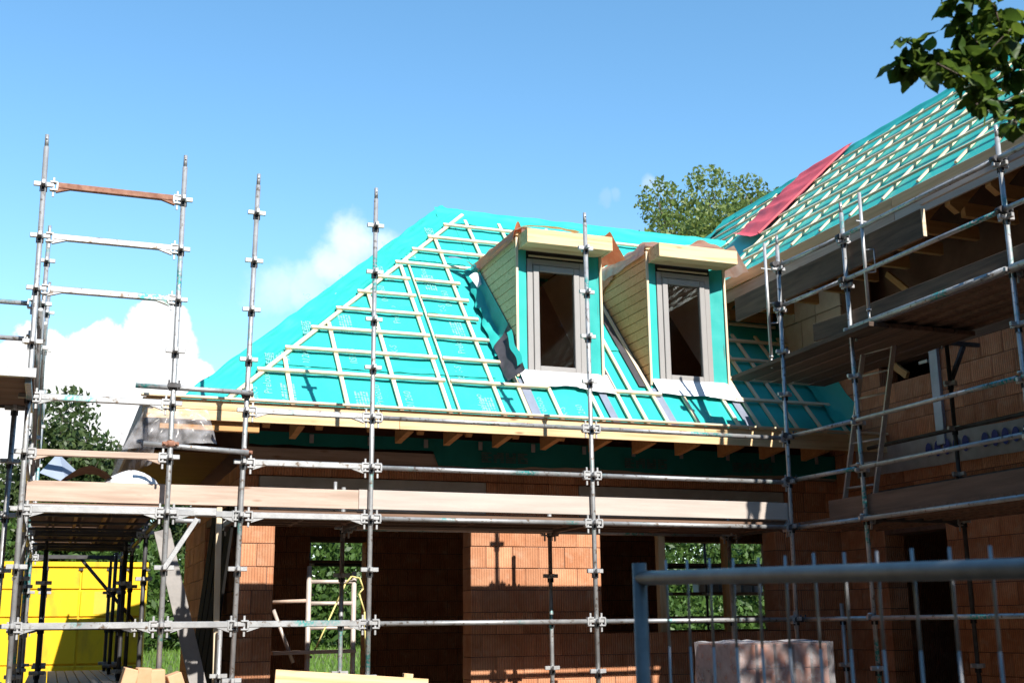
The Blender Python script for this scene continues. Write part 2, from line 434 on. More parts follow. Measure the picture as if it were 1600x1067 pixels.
def tag(o, label=None, cat=None, group=None, kind=None):
    if label: o['label'] = label
    if cat: o['category'] = cat
    if group: o['group'] = group
    if kind: o['kind'] = kind
    return o


class MB:
    """collects shapes, links them as ONE mesh object"""
    def __init__(s):
        s.v = []; s.f = []; s.mi = []; s.cur = 0; s.smooth = []
        s.sm = False

    def add(s, vs, fs):
        n = len(s.v)
        s.v += [tuple(p) for p in vs]
        for f in fs:
            s.f.append(tuple(i + n for i in f)); s.mi.append(s.cur); s.smooth.append(s.sm)
        return s

    def box(s, x0, x1, y0, y1, z0, z1, M=None):
        vs = [Vector((x, y, z)) for x in (x0, x1) for y in (y0, y1) for z in (z0, z1)]
        if M: vs = [M @ p for p in vs]
        return s.add(vs, [(0, 1, 3, 2), (4, 6, 7, 5), (0, 4, 5, 1), (2, 3, 7, 6), (0, 2, 6, 4), (1, 5, 7, 3)])

    def cbox(s, x0, x1, y0, y1, z0, z1, c=.004, M=None):
        """box with chamfered edges"""
        X = (x0, x1); Y = (y0, y1); Z = (z0, z1)
        vs = []; idx = {}
        for i in (0, 1):
            for j in (0, 1):
                for k in (0, 1):
                    sx, sy, sz = (c if i == 0 else -c), (c if j == 0 else -c), (c if k == 0 else -c)
                    idx[i, j, k, 0] = len(vs); vs.append(Vector((X[i], Y[j] + sy, Z[k] + sz)))
                    idx[i, j, k, 1] = len(vs); vs.append(Vector((X[i] + sx, Y[j], Z[k] + sz)))
                    idx[i, j, k, 2] = len(vs); vs.append(Vector((X[i] + sx, Y[j] + sy, Z[k])))
        fs = []
        for a in range(3):
            b_, c_ = [q for q in range(3) if q != a]
            for t in (0, 1):
                key = lambda u, w: tuple([t if q == a else (u if q == b_ else w) for q in range(3)])
                loop = [idx[(*key(0, 0), a)], idx[(*key(1, 0), a)], idx[(*key(1, 1), a)], idx[(*key(0, 1), a)]]
                fs.append(loop)
        for a in range(3):
            b_, c_ = [q for q in range(3) if q != a]
            for u in (0, 1):
                for w in (0, 1):
                    k0 = [0, 0, 0]; k1 = [0, 0, 0]
                    k0[b_] = k1[b_] = u; k0[c_] = k1[c_] = w; k0[a] = 0; k1[a] = 1
                    fs.append([idx[(*k0, b_)], idx[(*k1, b_)], idx[(*k1, c_)], idx[(*k0, c_)]])
        for i in (0, 1):
            for j in (0, 1):
                for k in (0, 1):
                    fs.append([idx[i, j, k, 0], idx[i, j, k, 1], idx[i, j, k, 2]])
        if M: vs = [M @ p for p in vs]
        # orient outward
        cen = sum(vs, Vector()) / len(vs)
        out = []
        for f in fs:
            p = [vs[q] for q in f]
            n = (p[1] - p[0]).cross(p[2] - p[0])
            m = sum(p, Vector()) / len(p) - cen
            out.append(f if n.dot(m) > 0 else f[::-1])
        return s.add(vs, out)

    def tube(s, a, b, r, n=10, r2=None, caps=True):
        a = Vector(a); b = Vector(b); d = (b - a).normalized()
        t = Vector((0, 0, 1)) if abs(d.z) < .9 else Vector((1, 0, 0))
        u = d.cross(t).normalized(); w = d.cross(u)
        r2 = r if r2 is None else r2
        vs = []
        for P, rr in ((a, r), (b, r2)):
            for i in range(n):
                t_ = 2 * math.pi * i / n
                vs.append(P + u * math.cos(t_) * rr + w * math.sin(t_) * rr)
        old = s.sm; s.sm = True
        s.add(vs, [(i, i + n, (i + 1) % n + n, (i + 1) % n) for i in range(n)])
        s.sm = old
        if caps:
            k = len(s.v) - 2 * n
            s.f.append(tuple(k + i for i in range(n))); s.mi.append(s.cur); s.smooth.append(False)
            s.f.append(tuple(k + n + i for i in reversed(range(n)))); s.mi.append(s.cur); s.smooth.append(False)
        return s

    def path(s, pts, r, n=8):
        pts = [Vector(p) for p in pts]
        for a, b in zip(pts, pts[1:]):
            s.tube(a, b, r, n)
        return s

    def prism(s, poly, ext):
        """closed polygon (list of 3D points) extruded by vector"""
        e = Vector(ext); p = [Vector(q) for q in poly]; n = len(p)
        nn = Vector()
        for i in range(n):
            nn += p[i].cross(p[(i + 1) % n])
        if nn.dot(e) > 0:
            p = p[::-1]
        vs = p + [q + e for q in p]
        fs = [tuple(range(n)), tuple(reversed(range(n, 2 * n)))]
        fs += [(i, i + n, (i + 1) % n + n, (i + 1) % n) for i in range(n)]
        return s.add(vs, fs)

    def quad(s, a, b, c, d):
        return s.add([Vector(q) for q in (a, b, c, d)], [(0, 1, 2, 3)])

    def grid(s, fn, nu, nv, close=False):
        n = len(s.v)
        for i in range(nu + 1):
            for j in range(nv + 1):
                s.v.append(tuple(fn(i / nu, j / nv)))
        for i in range(nu):
            for j in range(nv):
                a = n + i * (nv + 1) + j
                s.f.append((a, a + nv + 1, a + nv + 2, a + 1)); s.mi.append(s.cur); s.smooth.append(s.sm)
        return s

    def mesh(s, name, mats):
        me = bpy.data.meshes.new(name)
        me.from_pydata(s.v, [], s.f)
        for m in (mats if isinstance(mats, (list, tuple)) else [mats]):
            me.materials.append(m)
        me.polygons.foreach_set('material_index', s.mi)
        me.polygons.foreach_set('use_smooth', s.smooth)
        me.update()
        return me

    def build(s, name, mats, parent=None, M=None, label=None, kind=None):
        o = bpy.data.objects.new(name, s.mesh(name, mats))
        link(o, parent, M)
        if label: o['label'] = label
        if kind: o['kind'] = kind
        return o


def inst(name, me, parent, M):
    return link(bpy.data.objects.new(name, me), parent, M)


def frame(p1, p2, upv=(0, 0, 1)):
    a = Vector(p1); b = Vector(p2); x = (b - a).normalized(); u = Vector(upv)
    y = u.cross(x).normalized(); z = x.cross(y)
    M = Matrix((x, y, z)).transposed().to_4x4(); M.translation = a
    return M, (b - a).length


def beam(name, p1, p2, w, h, mat, parent, upv=(0, 0, 1), c=.003, oy=0, oz=0, label=None):
    """timber along local X; w across, h along up; centred on the line (oy, oz shift it)"""
    M, L = frame(p1, p2, upv)
    o = MB().cbox(0, L, -w / 2 + oy, w / 2 + oy, -h / 2 + oz, h / 2 + oz, c).build(name, mat, parent, M)
    if label: o['label'] = label
    return o


RND = random.Random(7)

# ------------------------------------------------------------------ ground
ZG = -1.72


def ground_z(x, y):
    t = max(0, (y - 10.5) / 20)
    z = ZG + 1.25 * min(t, 1) ** 1.2 + max(0, t - 1) * .9
    return z + .04 * noise.noise(Vector((x * .5, y * .5, 0)))


g = MB(); g.sm = True


def gfn(u, v):
    # denser near the site, reaching to the horizon
    x = math.copysign(abs(2 * u - 1) ** 3, 2 * u - 1) * 900
    y = -12 + math.copysign(abs(2 * v - 1) ** 3, 2 * v - 1) * 900
    z = ground_z(x, y) if y < 70 else ground_z(x, 70)
    if y < 10: z = ZG + .03 * noise.noise(Vector((x * .6, y * .6, 3)))
    return (x, y, z)


g.grid(gfn, 120, 160).build("ground", M_EARTH)
bpy.data.objects["ground"]['kind'] = 'structure'
lw = MB(); lw.sm = True
lw.grid(lambda u, v: (-30 + 70 * u, 10.8 + 45 * v, ground_z(-30 + 70 * u, 10.8 + 45 * v) + .02), 70, 45).build("lawn", M_LAWN)
bpy.data.objects["lawn"]['kind'] = 'structure'

# grass blades on the lawn behind the house
gb = MB(); rg = random.Random(3)
for i in range(26000):
    x = rg.uniform(-9, 13); y = 11 + 17 * rg.random() ** 1.3
    z = ground_z(x, y); h = rg.uniform(.10, .26); a = rg.uniform(0, 6.28); w = .022
    dx, dy = math.cos(a) * w, math.sin(a) * w; lx, ly = rg.uniform(-.08, .08), rg.uniform(-.08, .08)
    gb.add([(x - dx, y - dy, z), (x + dx, y + dy, z), (x + lx, y + ly, z + h)], [(0, 1, 2)])
gb.build("grass", M_GRASS, kind='stuff')

# ------------------------------------------------------------------ main house
XA, XB, YW, YB = -3.36, 4.55, 2.0, 7.6        # west wall, wing wall, front wall, back wall
TF = 1.08                                     # front roof pitch
TW = .965                                     # west roof pitch


def RZ(y): return 2.63 + TF * (y - 1.75)


def XHIP(y): return -3.917 + 1.12 * (y - 1.65)


YE, YR = 1.42, 4.98
ZR = RZ(YR)
FN = Vector((0, -TF, 1)).normalized()          # outward normal of the front roof
FU = Vector((0, 1, TF)).normalized()           # up the slope
house = thing("house", "brick house under construction with turquoise hipped roof and two dormers", "house", (0.5, 5, ZG))

ROOF_PLANE = lambda x, y, off=0.: Vector((x, y, RZ(y))) + FN * off

# --- brick walls -----------------------------------------------------------
CH = .2525
BL = .335
_bm = {}


def brick_mesh(L, D, H):
    key = (round(L, 2), round(D, 2), round(H, 3))
    if key not in _bm:
        _bm[key] = MB().cbox(-L / 2, L / 2, -D / 2, D / 2, -H / 2, H / 2, .005).mesh("brick", M_BRICK)
    return _bm[key]


def wall(parent, axis, c, u0, u1, z0, z1, holes, D=.30, inward=1, limit=10 ** 9, seed=1, zoff=0., jit=.004, stuffmb=None):
    """courses of clay blocks.  axis 'x': wall runs along x with its outer face at y=c ; axis 'y': runs along y, outer face at x=c"""
    r = random.Random(seed)
    nrow = 0
    count = 0
    z = z0
    row = 0
    while z < z1 - .02:
        h = min(CH, z1 - z)
        zc = z + h / 2
        cuts = [(u0, u1)]
        for (a, b, za, zb) in holes:
            if za < zc < zb:
                new = []
                for (s, e) in cuts:
                    if b <= s or a >= e: new.append((s, e)); continue
                    if a > s: new.append((s, a))
                    if b < e: new.append((b, e))
                cuts = new
        for (s, e) in cuts:
            off = (row % 2) * BL / 2 + r.uniform(-.03, .03)
            k = math.floor((s - u0 - off) / BL)
            p = s
            while p < e - .001:
                q = u0 + off + (k + 1) * BL
                k += 1
                if q - p < .07: continue
                q = min(q, e)
                if e - q < .07: q = e
                L = q - p - .007
                if L > .02:
                    me = brick_mesh(max(.04, round(L, 2)), D, round(h - .007, 3))
                    u = (p + q) / 2; o_ = D / 2 * inward + r.uniform(-jit, jit)
                    if axis == 'x': M = Matrix.Translation((u, c + o_, zc))
                    else: M = Matrix.Translation((c + o_, u, zc)) @ Matrix.Rotation(math.pi / 2, 4, 'Z')
                    if stuffmb is not None:
                        LL, HH = max(.04, round(L, 2)), round(h - .007, 3)
                        stuffmb.cbox(-LL / 2, LL / 2, -D / 2, D / 2, -HH / 2, HH / 2, .005, M)
                    else:
                        inst("brick", me, parent, M); count += 1
                p = q
        z += CH; row += 1
    # mortar core, set back from the faces
    mb = MB()
    us = sorted({u0 + .012, u1 - .012} | {x for h in holes for x in (h[0] - .012, h[1] + .012) if u0 < x < u1})
    zs = sorted({z0 + .004, z1 - .004} | {x for h in holes for x in (h[2] - .0, h[3] + .0) if z0 < x < z1})
    for a, b in zip(us, us[1:]):
        for s, e in zip(zs, zs[1:]):
            um, zm = (a + b) / 2, (s + e) / 2
            if any(h[0] - .012 < um < h[1] + .012 and h[2] < zm < h[3] for h in holes): continue
            if b - a < .03: continue
            o0, o1 = sorted((c + .010 * inward, c + (D - .010) * inward))
            if axis == 'x': mb.box(a, b, o0, o1, s, e)
            else: mb.box(o0, o1, a, b, s, e)
    mb.build("mortar_bed", M_MORTAR, parent, kind='stuff')
    return count


ZF = ZG + .02
front = MB().box(XA + .05, XA + .06, YW + .1, YW + .11, ZF, ZF + .01).build("front_wall", M_MORTAR, house)
OPEN_A = (-2.97, -.68, -2, 1.26)
OPEN_B = (1.0, 3.49, -.14, 1.26)
LINT_A = (-3.17, -.48, 1.26, 1.64)
LINT_B = (.73, 3.67, 1.26, 1.64)
z_first = 1.64 - CH * 13
n1 = wall(front, 'x', YW, XA, XB - .01, z_first, 1.64, [OPEN_A, OPEN_B, LINT_A, LINT_B], seed=4)
n2 = wall(front, 'x', YW, XA, XB - .01, 1.642, 1.80, [], seed=5)
for (a, b, s, e) in (LINT_A, LINT_B):
    MB().cbox(a + .004, b - .004, YW - .006, YW + .24, s, e - .006, .006).build("lintel", M_CONC, house)
west = MB().box(XA + .05, XA + .06, YW + .4, YW + .41, ZF, ZF + .01).build("west_wall", M_MORTAR, house)
wall(west, 'y', XA, YW + .302, YB, z_first, 1.80, [(4.1, 5.3, .0, 1.3)], seed=6, stuffmb=None)
bw = MB()
back = MB().box(XA + .4, XA + .41, YB + .1, YB + .11, ZF, ZF + .01).build("back_wall", M_MORTAR, house)
BH = [(-1.47, -.56, -2, 1.31), (1.10, 2.0, -2, 1.31), (4.72, 7.0, -.2, 1.47)]
wall(back, 'x', YB, XA, 8.4, z_first, 1.80, BH, seed=8, stuffmb=bw)
bw.build("brick", M_BRICK, back, kind='stuff')
MB().box(XA + .32, 8.3, YW + .31, YB - .02, 1.66, 1.80).build("ceiling_slab", M_CONC, house)
MB().box(XA + .02, 8.3, YW + .02, YB + .2, ZG - .2, ZF - .03).build("floor_slab", M_CONC, house)
# timber wall plate and membrane apron above the brick
beam("wall_plate", (XA, YW + .10, 1.885), (-1.0, YW + .10, 1.885), .16, .15, M_OLDWOOD, house)
beam("wall_plate", (-.99, YW + .10, 1.885), (XB - .02, YW + .10, 1.885), .16, .15, M_OLDWOOD, house)
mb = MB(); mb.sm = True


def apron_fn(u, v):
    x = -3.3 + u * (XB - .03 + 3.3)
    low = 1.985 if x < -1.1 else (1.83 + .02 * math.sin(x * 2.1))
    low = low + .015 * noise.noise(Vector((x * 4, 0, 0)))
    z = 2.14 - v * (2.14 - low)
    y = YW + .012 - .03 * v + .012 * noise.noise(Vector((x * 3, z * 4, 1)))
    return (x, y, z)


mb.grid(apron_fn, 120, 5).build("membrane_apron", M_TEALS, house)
for i in range(11):
    x = -2.6 + i * .68
    MB().cbox(x - .025, x + .025, YW - .035, YW - .022, 2.02, 2.12, .002).build("fixing_strap", M_STEEL2, house)

# --- roof shell ----------------------------------------------------------
D1 = (-.045, 1.145, 2.06)          # dormer: left, right, front plane y
D2 = (1.80, 2.985, 2.06)
DTOP = 4.80                        # top of the cheeks


def yroof(z): return 1.75 + (z - 2.63) / TF


XRR = 5.3
DYB = yroof(DTOP)


def wrinkle(x, y):
    return .010 * noise.noise(Vector((x * 1.6, y * .9, 0))) + .011 * noise.noise(Vector((x * 6.5, y * 1.3, 4))) - .004


mb = MB(); mb.sm = True
ybr = [YE - .04, D1[2] + .02, DYB - .05, YR]
xbr = [None, D1[0] + .03, D1[1] - .03, D2[0] + .03, D2[1] - .03, XRR]
for j in range(3):
    for i in range(5):
        if j == 1 and i in (1, 3): continue
        y0, y1 = ybr[j], ybr[j + 1]

        def fn(u, v, i=i, y0=y0, y1=y1):
            y = y0 + (y1 - y0) * v
            a = XHIP(y) if i == 0 else xbr[i]
            b = xbr[i + 1]
            if i == 0 and y > 4.6: b = max(b, a + .01)
            x = a + (b - a) * u
            w = 0 if (u in (0, 1) and i != 0) else wrinkle(x, y)
            if (i in (1, 3) and j != 1 and v in (0, 1)): w = 0
            return ROOF_PLANE(x, y, w)

        mb.grid(fn, max(3, int((xbr[i + 1] - (xbr[i] if i else -3.5)) / .05)), max(3, int((y1 - y0) / .08)))
mb.build("roof_membrane", M_TEAL, house)
# west, back roof faces and inner lining
XAP = XHIP(YR)
mb = MB(); mb.sm = True
XWE = XHIP(YE)


def westfn(u, v):
    x = XWE + (XAP - XWE) * v
    y0 = YE + (YR - YE) * v; y1 = 8.6 - (8.6 - YR) * v
    y = y0 + (y1 - y0) * u
    return (x, y, 2.27 + (ZR - 2.27) * v + .01 * noise.noise(Vector((x * 2, y * 2, 0))))


mb.grid(westfn, 50, 40)
mb.grid(lambda u, v: (XWE + (XAP - XWE) * v + (8.3 - XWE - (XAP - XWE) * v) * u, 8.6 - (8.6 - YR) * v, 2.27 + (ZR - 2.27) * v), 30, 20)
mb.build("rear_roof_membrane", M_TEALD, house)
mb = MB()
for j in range(3):
    for i in range(5):
        if j == 1 and i in (1, 3): continue
        y0, y1 = ybr[j] + .1, ybr[j + 1] + .1
        a0 = XHIP(y0) + .2 if i == 0 else xbr[i]; a1 = XHIP(min(y1, YR)) + .2 if i == 0 else xbr[i]
        o = -.17
        mb.quad(ROOF_PLANE(a0, y0, o), ROOF_PLANE(xbr[i + 1], y0, o), ROOF_PLANE(max(xbr[i + 1], a1), y1, o), ROOF_PLANE(a1, y1, o))
mb.quad((XWE, 8.4, 2.15), (8.3, 8.4, 2.15), (8.3, YR, ZR - .25), (XAP, YR, ZR - .25))
mb.quad((XWE + .15, YE + .2, 2.15), (XWE + .15, 8.4, 2.15), (XAP, YR, ZR - .2), (XAP, YR, ZR - .2))
mb.build("roof_lining", M_ATTIC, house)
MB().quad(ROOF_PLANE(XHIP(YE) + .1, YE, -.03), ROOF_PLANE(4.5, YE, -.03), ROOF_PLANE(4.5, 2.0, -.03), ROOF_PLANE(XHIP(2.0) + .1, 2.0, -.03)).build("eave_sheathing", M_LINER, house)
MB().box(-2.9, 8.2, 2.35, 7.5, 1.802, 1.85).build("attic_floor", M_ATTIC, house)
MB().box(.3, 6.0, 5.2, 5.26, 1.851, 5.75).build("attic_partition", M_ATTIC, house)

# loose membrane folded over the hip
mb = MB(); mb.sm = True


def hipfn(u, v):
    y = YE + (YR - YE + .05) * u
    x = XHIP(y)
    lip = .05 + .035 * noise.noise(Vector((u * 9, 3, 0)))
    across = -.02 + v * (.40 + .03 * noise.noise(Vector((u * 7, 1, 0))))
    h = .035 * math.exp(-((v - .08) / .12) ** 2) + .030 * abs(noise.noise(Vector((u * 16, v * 5, 2)))) + .012 + .03 * (1 - v) * noise.noise(Vector((u * 22, v * 2, 9)))
    if v > .97: h = .004
    return ROOF_PLANE(x + across, y, max(h, .004))


mb.grid(hipfn, 170, 16).build("hip_membrane_strip", M_TEALD, house)
mb = MB(); mb.sm = True


def ridgefn(u, v):
    x = XAP - .06 + (5.15 - XAP) * u
    s = v * .42
    h = .016 + .03 * math.exp(-((v - .05) / .15) ** 2) + .02 * noise.noise(Vector((x * 3.2, v * 3, 5)))
    p = ROOF_PLANE(x, YR, h) - FU * s * (1 + .18 * noise.noise(Vector((x * 1.3, 0, 8))))
    return p


mb.grid(ridgefn, 110, 8).build("ridge_membrane_strip", M_TEALD, house)

# --- battens --------------------------------------------------------------
BY = [1.885, 2.207, 2.53, 2.86, 3.165, 3.455, 3.75, 4.03, 4.31, 4.60]


def xhb(y): return XHIP(y) + .46      # batten along the hip


# counter battens (run up the slope)
def counter(x, ya, yb, w=.048):
    yb = min(yb, 1.65 + (x - .46 + 3.917) / 1.12 - .03)
    a = ROOF_PLANE(x, ya, .024); b = ROOF_PLANE(x, yb, .024)
    beam("counter_batten", a, b, w, .03, M_BATTEN, house, FN)


def yhip_at(x): return 1.65 + (x - .46 + 3.917) / 1.12


for x in (-3.36, -2.92, -2.30, -1.68, -1.10):
    counter(x, YE, min(yhip_at(x) - .03, 4.78))
counter(-.98, YE + .02, 4.30, .024)
counter(-.43, YE, 4.78); counter(.18, DYB + .06, 4.78); counter(.72, DYB + .06, 4.78)
counter(-.105, YE, 2.75)
for x in (.30, .84): counter(x, YE, 1.92)
for x in (1.22, 1.44, 1.73): counter(x, YE, 3.6)
counter(1.50, DYB + .05, 4.78); counter(1.95, DYB + .06, 4.78); counter(2.55, DYB + .06, 4.78)
for x in (2.17, 2.75): counter(x, YE, 1.92)
for x in (3.05, 3.32, 3.62, 4.0, 4.38): counter(x, YE, 3.0 if x > 3.3 else 3.7)
# hip batten in two lengths
for ya, yb in ((1.52, 3.72), (3.80, 4.90)):
    beam("hip_batten", ROOF_PLANE(xhb(ya), ya, .026), ROOF_PLANE(xhb(yb), yb, .026), .048, .03, M_BATTEN, house, FN)


def batten(xa, xb, y, dy=0.):
    beam("roof_batten", ROOF_PLANE(xa, y, .056), ROOF_PLANE(xb, y + dy, .056), .05, .034, M_BATTEN, house, FN)


for k, y in enumerate(BY):
    xl = xhb(y) - .07
    if y < 3.72:
        # left field, split at the narrow doubled counter batten
        if -1.05 > xl + .3:
            batten(xl, -1.045, y, .004)
            batten(-.975, -.20 + (y - 1.885) * -.09 if k else .28, y, -.003)
        else:
            batten(xl, -.18, y, .003)
    else:
        xr = -.05 if y < DYB - .05 else 5.0
        batten(xl, min(xr, 1.2), y, .004)
        if xr > 2: batten(1.206, min(3.2, xr), y, -.004); batten(3.206, 4.9, y, .004)
for k, y in enumerate(BY[:7]):
    if k == 0:
        batten(1.06, 1.84, y); batten(2.93, 4.45, y)
    else:
        batten(3.02, 4.45, y)

# metal valley strips beside the dormers
def strip(x, w, ya, yb, mat, name="flashing_strip", off=.02):
    a = ROOF_PLANE(x, ya, off); b = ROOF_PLANE(x, yb, off)
    beam(name, a, b, w, .006, mat, house, FN, c=.001)


strip(-.005, .12, YE, 2.02, M_ZINC); strip(1.02, .10, YE, 2.0, M_ZINC); strip(1.81, .12, YE, 2.0, M_ZINC, off=.021)
strip(2.93, .11, YE, 2.05, M_ZINC); strip(1.70, .17, 2.02, 3.72, M_LEAD, off=.018)
strip(1.17, .10, 1.9, 3.70, M_LEAD, off=.045)

# --- printed words on the membrane -----------------------------------------
def text_mesh(txt, size):
    cu = bpy.data.curves.new("t", 'FONT'); cu.body = txt; cu.size = size; cu.resolution_u = 2
    o = bpy.data.objects.new("t", cu); COL.objects.link(o)
    dg = bpy.context.evaluated_depsgraph_get(); dg.update()
    me = bpy.data.meshes.new_from_object(o.evaluated_get(dg))
    COL.objects.unlink(o); bpy.data.objects.remove(o); bpy.data.curves.remove(cu)
    return me


def stripes_logo(w, h):
    """block capitals cut into horizontal stripes"""
    mb = MB()
    glyphs = [(0, 1, 1), (1, 1, 0), (1, 0, 1), (1, 1, 1)]
    n = 5
    for gi in range(4):
        for r_ in range(n):
            for c_ in range(3):
                if (gi, r_, c_) in {(0, 1, 2), (0, 3, 2), (1, 0, 1), (1, 1, 1), (2, 4, 1), (2, 3, 1), (3, 1, 1), (3, 3, 2), (1, 4, 0)}: continue
                x = gi * w / 4 + c_ * w / 14; z = r_ * h / n
                mb.add([(x, z, 0), (x + w / 14.6, z, 0), (x + w / 14.6, z + h / n * .66, 0), (x, z + h / n * .66, 0)], [(0, 1, 2, 3)])
    return mb


TXT = {k: text_mesh(k, .13) for k in ("Prelouo", "IISK-S", "001260")}
for me in TXT.values():
    me.materials.clear(); me.materials.append(M_PRINT)
LOGO = stripes_logo(.40, .17).mesh("logo", M_PRINT)


def hip_h(u, v):
    h = .035 * math.exp(-((v - .08) / .12) ** 2) + .030 * abs(noise.noise(Vector((u * 16, v * 5, 2)))) + .012 + .03 * (1 - v) * noise.noise(Vector((u * 22, v * 2, 9)))
    return max(h, .004)


def print_at(me, x, y, s=1., hip=False):
    """letters printed on the sheet: every vertex follows its wrinkles"""
    m2 = me.copy()
    cs = FU.y
    for v in m2.vertices:
        px_, py_ = x - v.co.y * s, y + v.co.x * s * cs
        if hip:
            u_ = (py_ - YE) / (YR - YE + .05); h = hip_h(u_, max(0, min(.95, (px_ - XHIP(py_) + .02) / .4))) + .009
        else: h = wrinkle(px_, py_) + .006
        v.co = ROOF_PLANE(px_, py_, h)
    inst("membrane_print", m2, house, ID)


for (x, y) in ((-3.12, 1.62), (-1.86, 1.55), (-.62, 1.50), (-2.55, 2.45), (-1.35, 2.75), (-.62, 2.35), (-1.95, 3.2), (-.75, 3.45), (-1.2, 3.9), (.15, 1.5), (2.45, 1.46)):
    print_at(TXT["Prelouo"], x, y)
for (x, y) in ((-3.28, 1.5), (-2.05, 2.1), (-.75, 1.95), (-1.5, 2.2), (-2.45, 2.9), (-.66, 2.9), (-1.25, 3.45), (.42, 1.46)):
    print_at(TXT["IISK-S"], x, y)
for (x, y) in ((-1.5, 1.5), (-1.42, 3.1), (-2.62, 2.0), (-.55, 3.1), (.66, 1.45)):
    print_at(TXT["001260"], x, y)
for (x, y) in ((-2.86, 1.50), (-2.86, 2.02), (-2.02, 1.46), (-2.0, 2.55), (-.50, 1.48), (-.52, 2.58), (-.82, 3.9), (-2.1, 3.0), (-.68, 3.35)):
    print_at(LOGO, x, y)
for (u_, s) in ((.33, 1.2), (.62, 1.2), (.86, 1.2), (.20, 1.0)):      # on the hip strip
    y = YE + (YR - YE) * u_
    print_at(LOGO, XHIP(y) + .33, y - .15, .62 * s, True)
lm = stripes_logo(.62, .13).mesh("logo", M_PRINTD)
for x in (-.55, 1.35, 2.9):
    tag(inst("membrane_print", lm, house, Matrix.Translation((x, YW - .034, 1.875)) @ Matrix.Rotation(math.pi / 2, 4, 'X')), kind='stuff')

# --- eaves -----------------------------------------------------------------
XE0, XE1, YF = -4.53, XB - .03, .90
def fboard(name, xa, xb, z0, z1, y=YF, t=.03, mat=M_SPRUCE):
    return beam(name, (xa, y + t / 2, (z0 + z1) / 2), (xb, y + t / 2, (z0 + z1) / 2), t, z1 - z0, mat, house)


for xa, xb in ((XE0, -2.06), (-2.056, 1.9), (1.904, XE1)):
    fboard("fascia_board", xa, xb, 2.155, 2.255)
    fboard("fascia_board", xa + (.2 if xa > -4 else 0), xb + (.2 if xb < 4 else 0), 2.045, 2.150, YF - .006)
beam("eave_lath", (XE0 - .02, YF - .012, 2.275), (XE1, YF - .012, 2.275), .075, .024, M_BATTEN, house)
MB().box(XE0 + .03, XE1, YF + .032, YE + .03, 2.19, 2.20).build("gutter_board", M_LEAD, house)
# west fascia and barge
beam("fascia_board", (XE0 + .015, YF + .04, 2.15), (XE0 + .015, 8.7, 2.15), .03, .22, M_GREYBOARD, house)
MB().box(XE0 + .034, XWE + .02, YF + .04, 8.6, 2.262, 2.268).build("eave_board", M_LEAD, house)
# soffit boards of the west eave
y = 3.25
while y < 8.4:
    beam("soffit_board", (XE0 + .12, y + .065, 2.05), (XA + .02, y + .065, 2.05), .124, .018, M_SOFFIT, house)
    y += .13
# horizontal rafter stubs behind the front fascia
for px in (-2.95, -1.76, -1.19, -.60, .0, .62, 1.2, 1.78, 2.38, 2.98, 3.6):
    mb = MB()
    mb.prism([(px, YF + .03, 2.03), (px, YF + .55, 2.03 - .055), (px, YF + .55, 2.17), (px, YF + .03, 2.17)], (.07, 0, 0))
    mb.build("eave_joist", M_RAFTER, house)
beam("eave_joist", (-4.35, YF + .09, 2.03), (-3.35, YF + .09, 2.03), .08, .16, M_RAFTER, house)
# rafters under the roof and the soffit closing board (dark)
for i in range(14):
    x = -3.2 + i * .58
    if x > XB - .1: break
    if yhip_at(x + .46) < 1.75: continue
    yt = 1.95 if (D1[0] - .05 < x < D1[1] + .05 or D2[0] - .05 < x < D2[1] + .05) else 3.2
    beam("rafter", ROOF_PLANE(x, 1.35, -.09), ROOF_PLANE(x, min(yt, yhip_at(x + .46) - .2), -.09), .08, .15, M_RAFTER, house, FN)
MB().box(XA + .1, XB, YW + .25, YW + .30, 1.86, 2.75).build("eave_closing_board", M_LINER, house)

